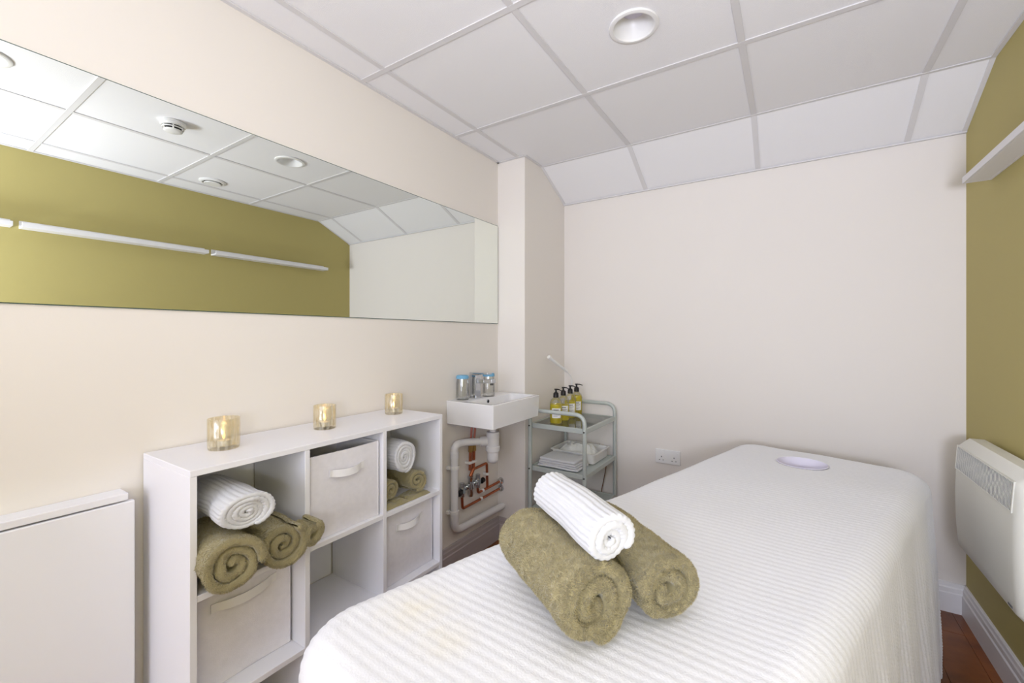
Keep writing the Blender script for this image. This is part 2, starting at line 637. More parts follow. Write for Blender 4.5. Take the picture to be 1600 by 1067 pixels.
# ------------------------------------------------------------------ MIRROR
mr = thing('wall_mirror', (XL, 1.0, 1.319), 'long frameless mirror on the cream wall, reflecting the olive green wall', 'mirror')
bm = NB(); box(bm, XL + 0.0005, XL + 0.0045, -0.26, 2.176, 1.319, 1.921); obj('backing_glass', bm, M['mirror_edge'], mr)
bm = NB(); box(bm, XL + 0.0046, XL + 0.0056, -0.2575, 2.1735, 1.3215, 1.9185); obj('silvered_face', bm, M['mirror'], mr)

# ------------------------------------------------------------------ MASSAGE TABLE AND COVER
ANG = math.radians(16.1)
A = Vector((math.sin(ANG), math.cos(ANG), 0)); B = Vector((math.cos(ANG), -math.sin(ANG), 0))
a0, a1, b0, b1, ZT = 0.205, 2.285, -0.865, -0.185, 0.724
ac, bc = (a0 + a1) / 2, (b0 + b1) / 2
CV = A * ac + B * bc
CVX, CVY = CV.x, CV.y
HA, HB = 2.048, -0.549
hole = A * HA + B * HB


def abox(bm, pa0, pa1, pb0, pb1, z0, z1, bev=0.0, seg=3):
    box(bm, pb0, pb1, pa0, pa1, z0, z1, bev, seg, Matrix.Rotation(-ANG, 3, 'Z'), (0, 0, 0))


tb = thing('massage_table', (CV.x, CV.y, 0), 'padded massage couch on wooden legs under the white ribbed cover', 'massage table')
# pad with face hole: outline ring bridged to circle
bm = NB(); n = 48; HR = 0.083
out, inn = {}, {}
for zi, z in enumerate((0.645, 0.698)):
    out[zi], inn[zi] = [], []
    for i in range(n):
        th_ = 2 * PI * i / n
        ca, sa = math.cos(th_), math.sin(th_)
        k = 1e9
        if ca > 1e-9: k = min(k, (a1 - 0.03 - HA) / ca)
        if ca < -1e-9: k = min(k, (a0 + 0.03 - HA) / ca)
        if sa > 1e-9: k = min(k, (b1 - 0.03 - HB) / sa)
        if sa < -1e-9: k = min(k, (b0 + 0.03 - HB) / sa)
        qa, qb = HA + k * ca, HB + k * sa
        ea, eb = (a1 - a0) / 2 - 0.135, (b1 - b0) / 2 - 0.135
        oa, ob = abs(qa - ac) - ea, abs(qb - bc) - eb
        if oa > 0 and ob > 0:
            ln_ = math.hypot(oa, ob)
            if ln_ > 0.11:
                qa = ac + math.copysign(ea + oa * 0.11 / ln_, qa - ac); qb = bc + math.copysign(eb + ob * 0.11 / ln_, qb - bc)
        po = A * qa + B * qb
        pi_ = A * (HA + HR * ca) + B * (HB + HR * sa)
        out[zi].append(bm.verts.new((po.x, po.y, z))); inn[zi].append(bm.verts.new((pi_.x, pi_.y, z)))
for i in range(n):
    j = (i + 1) % n
    bm.faces.new((inn[1][i], inn[1][j], out[1][j], out[1][i]))
    bm.faces.new((inn[0][i], out[0][i], out[0][j], inn[0][j]))
    bm.faces.new((inn[0][i], inn[0][j], inn[1][j], inn[1][i]))
    bm.faces.new((out[0][i], out[1][i], out[1][j], out[0][j]))
obj('padded_top', bm, M['table_vinyl'], tb)
bm = NB()
lathe(bm, [(0.0, -0.055), (0.06, -0.054), (0.078, -0.04), (0.081, -0.01), (0.0865, 0.003), (0.090, 0.001)], (hole.x, hole.y, ZT), 40)
obj('face_hole_lining', bm, M['lining'], tb, smooth=True)
bm = NB()
abox(bm, a0 + 0.05, a1 - 0.05, b0 + 0.04, b0 + 0.065, 0.56, 0.644, 0.003); abox(bm, a0 + 0.05, a1 - 0.05, b1 - 0.065, b1 - 0.04, 0.56, 0.644, 0.003)
abox(bm, a0 + 0.05, a0 + 0.075, b0 + 0.065, b1 - 0.065, 0.56, 0.644, 0.003); abox(bm, a1 - 0.075, a1 - 0.05, b0 + 0.065, b1 - 0.065, 0.56, 0.644, 0.003)
obj('frame', bm, M['beech'], tb)
for pa in (a0 + 0.08, a1 - 0.13):
    for pb in (b0 + 0.066, b1 - 0.116):
        bm = NB(); abox(bm, pa, pa + 0.05, pb, pb + 0.05, 0.0, 0.643, 0.004); obj('leg', bm, M['beech'], tb)


# value noise
def vnoise(P, seed=0):
    P = np.asarray(P)
    I = np.floor(P).astype(np.int64); f_ = P - I; f_ = f_ * f_ * (3 - 2 * f_)
    def h(ix, iy, iz):
        v = (ix * 374761393 + iy * 668265263 + iz * 2147483647 + seed * 974711) & 0xffffffff
        v = ((v ^ (v >> 13)) * 1274126177) & 0xffffffff
        v = v ^ (v >> 16)
        return (v & 0xffff) / 65535.0
    r = 0
    for dx in (0, 1):
        for dy in (0, 1):
            for dz in (0, 1):
                wgt = (f_[..., 0] if dx else 1 - f_[..., 0]) * (f_[..., 1] if dy else 1 - f_[..., 1]) * (f_[..., 2] if dz else 1 - f_[..., 2])
                r = r + wgt * h(I[..., 0] + dx, I[..., 1] + dy, I[..., 2] + dz)
    return r * 2 - 1


def np_mesh(name, V, Fq, smooth=True):
    me = bpy.data.meshes.new(name)
    me.vertices.add(len(V)); me.vertices.foreach_set('co', np.asarray(V, dtype=np.float32).ravel())
    k = Fq.shape[1]
    me.loops.add(len(Fq) * k); me.loops.foreach_set('vertex_index', Fq.astype(np.int32).ravel())
    me.polygons.add(len(Fq)); me.polygons.foreach_set('loop_start', np.arange(0, len(Fq) * k, k, dtype=np.int32))
    if smooth: me.polygons.foreach_set('use_smooth', np.ones(len(Fq), dtype=bool))
    me.update(calc_edges=True)
    return me


# cover: cloth laid over the pad, hanging on all sides
RI = 0.115         # inset of the corner rounding
RE = 0.055         # edge radius
DR = RI - RE + RE * PI / 2 + 0.66
hp, hq = (a1 - a0) / 2 - RI, (b1 - b0) / 2 - RI
st = 0.0048
ps = np.arange(-hp - DR, hp + DR + st, st); qs = np.arange(-hq - DR, hq + DR + st, st)
Pg, Qg = np.meshgrid(ps, qs, indexing='ij')
dp = np.sign(Pg) * np.maximum(np.abs(Pg) - hp, 0); dq = np.sign(Qg) * np.maximum(np.abs(Qg) - hq, 0)
D = np.hypot(dp, dq)
ux = np.where(D > 1e-9, dp / np.maximum(D, 1e-9), 0); uy = np.where(D > 1e-9, dq / np.maximum(D, 1e-9), 0)
Dc = np.minimum(D, DR)
flat = RI - RE
arc = np.clip((Dc - flat) / RE, 0, PI / 2)
outw = np.minimum(Dc, flat) + RE * np.sin(arc)
drop = RE * (1 - np.cos(arc)) + np.maximum(Dc - flat - RE * PI / 2, 0)
cornerness = (np.abs(ux * uy) * 2)
# waves of the hanging cloth, growing downwards
s_along = np.clip(Pg, -hp, hp) + np.clip(Qg, -hq, hq) + 0.30 * np.arctan2(uy, np.abs(ux) + 1e-9)
wave = (0.55 * np.sin(s_along * 19 + 1.3) + 0.35 * np.sin(s_along * 41 + 0.4) + 0.25 * np.sin(s_along * 9 + 2.1))
hang = np.clip(drop / 0.6, 0, 1)
outw = outw + 0.028 * hang ** 0.8 + wave * 0.019 * hang + 0.012 * cornerness * hang
px_ = np.clip(Pg, -hp, hp) + ux * outw; py_ = np.clip(Qg, -hq, hq) + uy * outw
z_ = ZT - drop
# outward normal for the displacement
nz = np.cos(arc); nx = ux * np.sin(arc); ny = uy * np.sin(arc)
# ribs run nearly square to the room, a little askew to the bed
ra = math.radians(11.0)
rc = Pg * math.cos(ra) - Qg * math.sin(ra); rs = Pg * math.sin(ra) + Qg * math.cos(ra)
jit = vnoise(np.stack([Pg * 4, Qg * 4, Pg * 0], -1), 3) * 0.006
rib = np.abs(np.sin(PI * (rc + jit) / 0.0205))
rib = 1 - (1 - rib) ** 1.6
bump = 0.5 + 0.5 * np.sin(2 * PI * (rs + 0.5 * 0.013 * np.floor((rc + jit) / 0.0205)) / 0.011)
nse = vnoise(np.stack([Pg * 90, Qg * 90, Pg * 0 + 5], -1), 9)
disp = 0.0017 * rib * (0.45 + 0.55 * bump) + 0.0003 * nse
und = 0.0028 * vnoise(np.stack([Pg * 5, Qg * 6, Pg * 0 + 2], -1), 4)
tot = disp * (1 + 1.3 * np.clip(hang * 2.5, 0, 1)) + und
px_ = px_ + nx * tot; py_ = py_ + ny * tot; z_ = z_ + nz * tot
# step where the head section of the couch joins
hl = Pg + ac - 1.83

# world
Wx = A.x * (px_ + ac) + B.x * (py_ + bc); Wy = A.y * (px_ + ac) + B.y * (py_ + bc)
V = np.stack([Wx, Wy, z_], -1)
hd = np.hypot(Wx - hole.x, Wy - hole.y)
keep = (D < DR + st) & ~((hd < 0.084) & (D < flat + 0.05))
ni, nj = Pg.shape
idx = np.arange(ni * nj).reshape(ni, nj)
ok = keep[:-1, :-1] & keep[1:, :-1] & keep[1:, 1:] & keep[:-1, 1:]
Fq = np.stack([idx[:-1, :-1], idx[1:, :-1], idx[1:, 1:], idx[:-1, 1:]], -1)[ok]
Fq = Fq[:, ::-1]
# sink the rim of the cloth into the face hole
rim = np.clip(1 - (hd - 0.084) / 0.012, 0, 1) * (D < flat + 0.05)
V[..., 2] -= 0.006 * rim ** 2
used, inv = np.unique(Fq, return_inverse=True)
Fq = inv.reshape(Fq.shape)
me = np_mesh('bed_cover', V.reshape(-1, 3)[used] - np.array([CV.x, CV.y, 0]), Fq)
uvl = me.uv_layers.new(name='cloth')
pq = np.stack([Pg, Qg], -1).reshape(-1, 2)[used]
uvl.data.foreach_set('uv', pq[Fq.ravel()].astype(np.float32).ravel())
me.materials.append(cover_mat())
cov = bpy.data.objects.new('bed_cover', me); COL.objects.link(cov); cov.location = (CV.x, CV.y, 0)
tag(cov, 'white ribbed cotton cover draped over the massage couch, with a round face hole', 'bed cover')


# ------------------------------------------------------------------ ROLLED TOWELS
def roll(name, p_near, p_far, R, t, m, turns=None, start=0.0, cw=1, squash=(1.0, 1.0), ribs=None, rough=0.0, seed=1,
         tele=0.006, zfloor=None, hairs=0, hair_len=0.004, hair_w=0.0011, taper=0.0, du=0.0036, tw=3.0, wob=0.05, parent=None, label=None, cat='towel', group=None, hair_m=None, slack=1.08, tuck=0.13):
    p0, p1 = Vector(p_near), Vector(p_far)
    L = (p1 - p0).length
    ax = (p1 - p0).normalized()
    e1 = ax.cross(Vector((0, 0, 1))).normalized(); e2 = e1.cross(ax).normalized()   # e1 horizontal, e2 up
    pitch = t * slack
    nt_ = turns if turns else (R - t * 0.75) / pitch
    Phi = nt_ * 2 * PI
    ph = [0.0]
    while ph[-1] < Phi:
        r_ = R - t / 2 - pitch * ph[-1] / (2 * PI)
        ph.append(ph[-1] + du / max(r_, 0.012))
    ph = np.array(ph); nu = len(ph)
    r = R - t / 2 - pitch * ph / (2 * PI)
    r = r * (1 - tuck * np.exp(-ph / 0.5))
    s_arc = np.concatenate([[0], np.cumsum(np.diff(ph) * (r[1:] + r[:-1]) / 2)])
    fr = ph / Phi
    # half thickness, tapered to the loose ends
    e = 0.012
    tt = t / 2 * np.sqrt(np.clip(1 - (1 - np.clip(s_arc / e, 0, 1)) ** 2, 0.02, 1)) * np.sqrt(np.clip(1 - (1 - np.clip((s_arc[-1] - s_arc) / e, 0, 1)) ** 2, 0.02, 1))
    # ring
    nw = max(12, int(L / du)); nc = 6; nin = 8
    w_o = np.linspace(-1, 1, nw)
    ring = [(wv, 1, 0) for wv in w_o]
    ring += [(1, math.cos(a), math.sin(a)) for a in np.linspace(0, PI, nc + 2)[1:-1]]
    ring += [(wv, -1, 0) for wv in np.linspace(1, -1, nin)]
    ring += [(-1, -math.cos(a), -math.sin(a)) for a in np.linspace(0, PI, nc + 2)[1:-1]]
    ring = np.array(ring)
    nv = len(ring)
    U = np.arange(nu)[:, None]
    W = ring[None, :, 0]; Hn = ring[None, :, 1]; Cx = ring[None, :, 2]
    T_ = tt[:, None]
    half = L / 2 - t / 2
    tel = tele * (vnoise(np.stack([fr * nt_ * 2.3, fr * 0 + seed, fr * 0], -1), seed) * 0.8 + 1.3 * np.sqrt(fr))[:, None]
    wpos = W * half + Cx * T_ - tel * np.sign(W) * np.abs(W) ** 3
    hpos = Hn * T_
    if ribs:
        rp, ra_, wp = ribs
        rb = np.abs(np.sin(PI * s_arc / rp))[:, None]
        wb = 0.75 + 0.25 * np.abs(np.sin(PI * wpos / wp))
        hpos = hpos + Hn * ra_ * (rb ** 0.8) * wb * np.clip(T_ / (t / 2), 0, 1)
    th = start + cw * ph[:, None]
    # irregular wraps: coherent squash of the coil plus slack inside
    rr_ = r[:, None] * (1 + wob * np.sin(2 * th + seed) * fr[:, None] + wob * 0.7 * np.sin(3 * th + 2 * seed + W * 1.2) * fr[:, None]) + hpos
    rr_ = np.maximum(rr_, 0.0015)
    X = rr_ * np.cos(th) * squash[0]; Y = rr_ * np.sin(th) * squash[1]
    # taper toward the far end
    tp = 1 - taper * (W + 1) / 2 * (np.abs(wpos) > -1)
    X = X * tp; Y = Y * tp
    c = (p0 + p1) / 2
    P3 = np.stack([c.x + ax.x * wpos + e1.x * X + e2.x * Y, c.y + ax.y * wpos + e1.y * X + e2.y * Y, c.z + ax.z * wpos + e1.z * X + e2.z * Y], -1)
    # big soft irregularity
    for k, (fq, am) in enumerate(((8.0, 0.006 * tw / 3), (17.0, 0.0045 * tw / 3), (34.0, 0.0016 * tw / 3))):
        for c_ in range(3):
            P3[..., c_] += am * vnoise(P3 * fq + 7.3 * c_ + seed, seed + k * 10 + c_) * (0.5 if c_ == 2 else 1)
    if rough > 0:
        rad = np.stack([e1.x * np.cos(th) + e2.x * np.sin(th), e1.y * np.cos(th) + e2.y * np.sin(th), e1.z * np.cos(th) + e2.z * np.sin(th)], -1)
        sgn = np.where(Cx != 0, 0.3, Hn)[..., None]
        nn = vnoise(P3 * 75, seed + 50) * 0.6 + vnoise(P3 * 170, seed + 51) * 0.4
        P3 = P3 + rad * sgn * (rough * nn)[..., None]
        axn = np.array(ax)[None, None, :] * np.where(Cx != 0, np.sign(W), 0)[..., None]
        P3 = P3 + axn * (rough * 0.9 * vnoise(P3 * 90, seed + 70))[..., None]
    if zfloor is not None:
        zz = P3[..., 2]; lim = zfloor + 0.0015
        P3[..., 2] = np.where(zz < lim + 0.01, lim + 0.01 * np.exp((np.minimum(zz, lim + 0.01) - lim - 0.01) / 0.01), zz)
    V = P3.reshape(-1, 3)
    idx = (np.arange(nu)[:, None] * nv + np.arange(nv)[None, :])
    n2 = np.roll(idx, -1, axis=1)
    Fq = np.stack([idx[:-1], idx[1:], n2[1:], n2[:-1]], -1).reshape(-1, 4)
    # close the two loose ends by bridging across
    caps = []
    for row_ in (0, nu - 1):
        for k in range(nw - 1):
            j = nw + nc + int(round((nin - 1) * (1 - (k + 0.5) / (nw - 1)))) % nin
            a, b, c2 = idx[row_, k], idx[row_, k + 1], idx[row_, min(j, nv - 1)]
            caps.append((a, b, c2, c2))
    me = np_mesh(name, V, Fq)
    o = link_mesh(name, me, m, parent, None if parent is not None else (p0.x, p0.y, zfloor if zfloor else p0.z - R))
    if hairs:
        # short terry fibres as one "stuff" part
        v = V[Fq]
        nr = np.cross(v[:, 2] - v[:, 0], v[:, 3] - v[:, 1])
        ar = np.linalg.norm(nr, axis=1); nr = nr / np.maximum(ar[:, None], 1e-12)
        # orientation: outward from the sheet centre line
        ctr = V.reshape(nu, nv, 3).mean(axis=1)
        ui = np.repeat(np.arange(nu - 1), nv)
        cs = V.reshape(nu, nv, 3)
        opp = np.repeat(cs[:-1, :, :].reshape(-1, 3)[None], 1, 0)[0]
        hn = np.tile(ring[:, 1], nu - 1)
        th_f = start + cw * ph[ui]
        rad = np.stack([e1.x * np.cos(th_f) + e2.x * np.sin(th_f), e1.y * np.cos(th_f) + e2.y * np.sin(th_f), e1.z * np.cos(th_f) + e2.z * np.sin(th_f)], -1)
        want = rad * hn[:, None] + np.array(ax)[None] * (np.tile(ring[:, 0] * (np.abs(ring[:, 2]) > 0), nu - 1))[:, None]
        sg = np.sign((nr * want).sum(1)); sg[sg == 0] = 1
        nr = nr * sg[:, None]
        # only the outer wrap, edges and the coil's end faces
        outer = (ui < np.searchsorted(ph, 2 * PI * 1.05)) & (hn > 0)
        edge = np.tile(np.abs(ring[:, 2]) > 0, nu - 1)
        wgt = ar * (outer * 1.0 + edge * 1.6)
        wgt = wgt / wgt.sum()
        g_ = np.random.default_rng(seed)
        pick = g_.choice(len(v), hairs, p=wgt)
        bc_ = g_.random((hairs, 2))
        q = v[pick]
        base = (q[:, 0] * ((1 - bc_[:, :1]) * (1 - bc_[:, 1:])) + q[:, 1] * (bc_[:, :1] * (1 - bc_[:, 1:])) + q[:, 2] * (bc_[:, :1] * bc_[:, 1:]) + q[:, 3] * ((1 - bc_[:, :1]) * bc_[:, 1:]))
        clump = np.stack([vnoise(base * 120 + 11 * k, seed + 30 + k) for k in range(3)], -1)
        dr = nr[pick] + clump * 0.95 + g_.normal(size=(hairs, 3)) * 0.35
        dr /= np.linalg.norm(dr, axis=1, keepdims=True)
        sd = np.cross(dr, g_.normal(size=(hairs, 3))); sd /= np.linalg.norm(sd, axis=1, keepdims=True)
        ln = hair_len * (0.6 + 0.8 * g_.random((hairs, 1)))
        HV = np.stack([base - dr * 0.0006 + sd * hair_w / 2, base - dr * 0.0006 - sd * hair_w / 2, base + dr * ln], 1).reshape(-1, 3)
        if zfloor is not None: HV[:, 2] = np.maximum(HV[:, 2], zfloor + 0.0008)
        hm = np_mesh('pile', HV, np.arange(hairs * 3).reshape(-1, 3), smooth=False)
        ho = link_mesh('pile', hm, hair_m or M['olive_hair'], o)
        ho['kind'] = 'stuff'
    if parent is None: tag(o, label, cat, group)
    return o


# on the bed
roll('bath_towel', (-0.250, 0.652, ZT + 0.082), (-0.494, 0.806, ZT + 0.082), 0.083, 0.025, M['olive'], start=-1.5, cw=1, squash=(1.0, 0.97), rough=0.0024,
     seed=3, zfloor=ZT + 0.003, hairs=80000, tele=0.014, tw=2.4, wob=0.09, slack=1.12, label='fluffy olive towel rolled up on the bed, in front and nearest', group='rolled towels on the bed')
roll('bath_towel', (-0.168, 0.775, ZT + 0.071), (-0.385, 0.960, ZT + 0.071), 0.073, 0.023, M['olive'], start=3.0, cw=-1, squash=(1.04, 0.98), rough=0.0024,
     seed=8, zfloor=ZT + 0.003, hairs=65000, tele=0.013, tw=2.4, wob=0.09, slack=1.12, label='fluffy olive towel rolled up on the bed, behind and right of the front one', group='rolled towels on the bed')
roll('hand_towel', (-0.240, 0.688, ZT + 0.182), (-0.438, 0.824, ZT + 0.188), 0.045, 0.0105, M['white_towel'], start=-0.7, cw=1, squash=(1.06, 0.96), ribs=(0.0094, 0.0030, 0.0045), tw=2.2,
     seed=5, tele=0.005, du=0.0016, label='white ribbed towel roll lying on top of the two olive rolls on the bed', group='rolled towels on the bed')

# ------------------------------------------------------------------ CUBE STORAGE UNIT
UX0, UX1 = XL + 0.006, -1.212      # back, front
UY0, UY1 = 0.447, 1.342
UZ = 0.919
P = 0.016
un = thing('cube_storage_unit', ((UX0 + UX1) / 2, (UY0 + UY1) / 2, 0), 'white open-fronted nine-cube storage unit against the cream wall', 'shelving unit')
bm = NB(); box(bm, UX0, UX1 + 0.001, UY0, UY1, UZ - P, UZ, 0.0012, 1); obj('top_panel', bm, M['melamine'], un)
for ya in (UY0, UY1 - P):
    bm = NB(); box(bm, UX0, UX1, ya, ya + P, 0.0, UZ - P, 0.001, 1); obj('side_panel', bm, M['melamine'], un)
cw_ = (UY1 - UY0 - 4 * P) / 3
DV = [UY0 + P + cw_, UY0 + 2 * P + 2 * cw_]
for ya in DV:
    bm = NB(); box(bm, UX0 + 0.004, UX1, ya, ya + P, 0.03, UZ - P, 0.001, 1); obj('divider', bm, M['melamine'], un)
C0 = [UY0 + P, DV[0] + P, DV[1] + P]
ZSH = [0.6095, 0.3155, 0.030]     # tops of shelves
for zt in ZSH:
    for c in C0:
        bm = NB(); box(bm, UX0 + 0.004, UX1 - 0.001, c, c + cw_, zt - P, zt, 0.001, 1); obj('shelf', bm, M['melamine'], un)
for ri, (za, zb) in enumerate(((ZSH[0], UZ - P), (ZSH[1], ZSH[0] - P))):
    for ci, c in enumerate(C0):
        bm = NB(); box(bm, UX0, UX0 + 0.003, c + 0.001, c + cw_ - (0.001 if (ri, ci) != (1, 1) else 0.006), za + 0.001, zb - 0.001)
        obj('back_panel', bm, M['melamine'], un)


def fabric_bin(c, ztop_shelf, recess, label, sag=0.0, hw=0.13, hz=0.065, gap_top=0.018, hgt=None, tilt=0.0):
    y0, y1 = c + 0.008, c + cw_ - 0.008
    xf = UX1 - recess; xb = xf - 0.24 if recess < 0.04 else UX0 + 0.012
    xb = max(xb, UX0 + 0.01)
    z0 = ztop_shelf + 0.001; z1 = z0 + (hgt or 0.262)
    t = thing('fabric_bin', ((xf + xb) / 2, (y0 + y1) / 2, z0), label, 'storage box', 'fabric boxes in the white cube unit')
    def wall(fx, n_=14, side='f'):
        pass
    b = NB()
    # front panel: a soft, slightly bowed fabric board
    N, K = 16, 14
    gr = {}
    for s_, off in ((0, 0.0), (1, -0.005)):
        for i in range(N + 1):
            for j in range(K + 1):
                u_, v_ = i / N, j / K
                bow = 0.0025 * math.sin(PI * u_) * math.sin(PI * v_) + 0.0012 * math.sin(7 * u_ + 3 * v_)
                zz = z0 + (z1 - z0) * v_ - (sag * math.sin(PI * u_) * v_ ** 3)
                gr[s_, i, j] = b.verts.new((xf + off - 0.003 + bow, y0 + (y1 - y0) * u_, zz))
    for i in range(N):
        for j in range(K):
            b.faces.new((gr[0, i, j], gr[0, i + 1, j], gr[0, i + 1, j + 1], gr[0, i, j + 1]))
            b.faces.new((gr[1, i, j], gr[1, i, j + 1], gr[1, i + 1, j + 1], gr[1, i + 1, j]))
    for i in range(N):
        b.faces.new((gr[0, i, K], gr[0, i + 1, K], gr[1, i + 1, K], gr[1, i, K]))
        b.faces.new((gr[0, i, 0], gr[1, i, 0], gr[1, i + 1, 0], gr[0, i + 1, 0]))
    for j in range(K):
        b.faces.new((gr[0, 0, j], gr[0, 0, j + 1], gr[1, 0, j + 1], gr[1, 0, j]))
        b.faces.new((gr[0, N, j], gr[1, N, j], gr[1, N, j + 1], gr[0, N, j + 1]))
    obj('front_panel', b, M['fabric_bin'], t, smooth=True)
    b = NB()
    box(b, xb, xf - 0.008, y0, y0 + 0.004, z0, z1, 0.001, 1); box(b, xb, xf - 0.008, y1 - 0.004, y1, z0, z1, 0.001, 1)
    box(b, xb, xb + 0.004, y0 + 0.004, y1 - 0.004, z0, z1, 0.001, 1); box(b, xb + 0.004, xf - 0.008, y0 + 0.004, y1 - 0.004, z0, z0 + 0.004)
    obj('body', b, M['fabric_bin'], t)
    # seam piping round the front
    for ye in (y0 + 0.002, y1 - 0.002):
        b = NB(); tube(b, [(xf - 0.002, ye, z0 + 0.002), (xf - 0.002, ye, z1 - 0.002)], 0.0018, 6); obj('piping', b, M['fabric_bin'], t, smooth=True)
    # strap handle
    yc = (y0 + y1) / 2; zc = z1 - hz
    b = NB()
    N = 20; h = 0.023
    prev = None
    for i in range(N + 1):
        u_ = i / N
        yy = yc - hw / 2 + hw * u_
        e_ = min(u_, 1 - u_)
        lift = 0.0 if e_ < 0.12 else 0.015 * math.sin(PI * (u_ - 0.12) / 0.76) ** 0.6
        sg = 0.006 * math.sin(PI * u_) + tilt * (u_ - 0.5)
        row_ = []
        for (dx, dz) in ((0.001, -h / 2), (0.003, -h / 2), (0.003, h / 2), (0.001, h / 2)):
            cr = 0.12 * lift
            row_.append(b.verts.new((xf + dx + lift + (cr if dz < 0 else -cr), yy, zc + dz - sg)))
        if prev:
            for k in range(4):
                b.faces.new((prev[k], prev[(k + 1) % 4], row_[(k + 1) % 4], row_[k]))
        else:
            b.faces.new(row_)
        prev = row_
    b.faces.new(prev[::-1])
    obj('handle', b, M['bin_handle'], t, smooth=True)
    return t


fabric_bin(C0[1], ZSH[0], 0.014, 'pale grey fabric box with looped handle in the middle of the top row of cubes', sag=0.002)
fabric_bin(C0[0], ZSH[1], 0.062, 'pale grey fabric box below the rolled olive towels, set back in its cube', hz=0.045, hw=0.17, tilt=-0.01)
fabric_bin(C0[2], ZSH[1], 0.034, 'pale grey fabric box under the folded towels, in the cube nearest the washbasin', hz=0.055, tilt=-0.006)

# towels in the left top cube
zs = ZSH[0]
roll('bath_towel', (-1.122, 0.508, zs + 0.071), (-1.40, 0.540, zs + 0.071), 0.076, 0.021, M['olive'], start=-0.2, cw=1, squash=(1.0, 0.95), rough=0.0025,
     seed=11, taper=0.16, tw=3.6, wob=0.1, slack=1.12, zfloor=None, hairs=28000, hair_len=0.0035, tele=0.012, label='olive towel roll at the left of the top left cube, its end hanging out', group='rolled towels in the top left cube')
roll('bath_towel', (-1.135, 0.645, zs + 0.070), (-1.40, 0.660, zs + 0.068), 0.069, 0.0195, M['olive'], start=0.9, cw=-1, squash=(0.98, 0.98), rough=0.0025,
     seed=14, taper=0.12, tw=3.6, wob=0.1, slack=1.12, hairs=26000, hair_len=0.0035, tele=0.010, label='olive towel roll at the right of the top left cube, with a fold sticking out', group='rolled towels in the top left cube')
roll('hand_towel', (-1.145, 0.545, zs + 0.192), (-1.41, 0.560, zs + 0.196), 0.060, 0.0105, M['white_towel'], start=-1.2, cw=1, squash=(1.12, 0.80), ribs=(0.0110, 0.0030, 0.0045), tw=3,
     seed=16, taper=0.1, tele=0.004, du=0.0018, label='white ribbed towel roll on top of the olive rolls in the top left cube', group='rolled towels in the top left cube')
# towels in the right top cube
roll('hand_towel', (-1.218, 1.145, zs + 0.176), (-1.43, 1.150, zs + 0.172), 0.061, 0.0105, M['white_towel'], start=-1.6, cw=1, squash=(0.95, 1.05), ribs=(0.0105, 0.0028, 0.0045), tw=3.2,
     seed=21, tele=0.004, du=0.002, label='white ribbed towel roll on the olive towels in the top right cube', group='towels in the top right cube')
roll('hand_towel', (-1.228, 1.216, zs + 0.064), (-1.44, 1.218, zs + 0.062), 0.045, 0.0135, M['olive'], start=4.5, cw=1, squash=(1.1, 1.05), rough=0.002,
     seed=23, hairs=9000, hair_len=0.003, tele=0.004, label='small olive towel roll right of the white roll in the top right cube', group='towels in the top right cube')
roll('hand_towel', (-1.232, 1.098, zs + 0.060), (-1.44, 1.10, zs + 0.058), 0.042, 0.013, M['olive'], start=4.2, cw=-1, squash=(1.05, 1.1), rough=0.002,
     seed=25, hairs=9000, hair_len=0.003, tele=0.004, label='small olive towel roll under the left of the white roll in the top right cube', group='towels in the top right cube')

# loose folds of the shelf towels (parts of the rolls they belong to)
tw_l = [o for o in COL.objects if o.get('category') == 'towel']
right_roll = [o for o in tw_l if 'fold sticking out' in o['label']][0]
roll('loose_fold', (-1.122, 0.712, zs + 0.074), (-1.196, 0.704, zs + 0.086), 0.040, 0.019, M['olive'], start=1.2, cw=-1, squash=(0.9, 1.15), rough=0.002, seed=31,
     hairs=9000, hair_len=0.0035, tele=0.004, parent=right_roll)
# ------------------------------------------------------------------ DROP-LEAF WALL TABLE (folded down)
dt = thing('drop_leaf_table', (XL, 0.1, 0.8), 'white wall-mounted drop-leaf table, folded down, left of the cube unit', 'table')
bm = NB(); box(bm, XL + 0.0005, XL + 0.062, -0.42, 0.400, 0.816, 0.834, 0.002); obj('wall_ledge', bm, M['leaf'], dt)
bm = NB(); box(bm, XL + 0.045, XL + 0.063, -0.43, 0.413, 0.13, 0.812, 0.003); obj('leaf', bm, M['leaf'], dt)
bm = NB()
for yy in (-0.3, 0.29):
    box(bm, XL + 0.0005, XL + 0.04, yy, yy + 0.03, 0.55, 0.815, 0.003)
box(bm, XL + 0.0005, XL + 0.02, -0.3, 0.32, 0.50, 0.55, 0.003)
obj('bracket', bm, M['leaf'], dt)

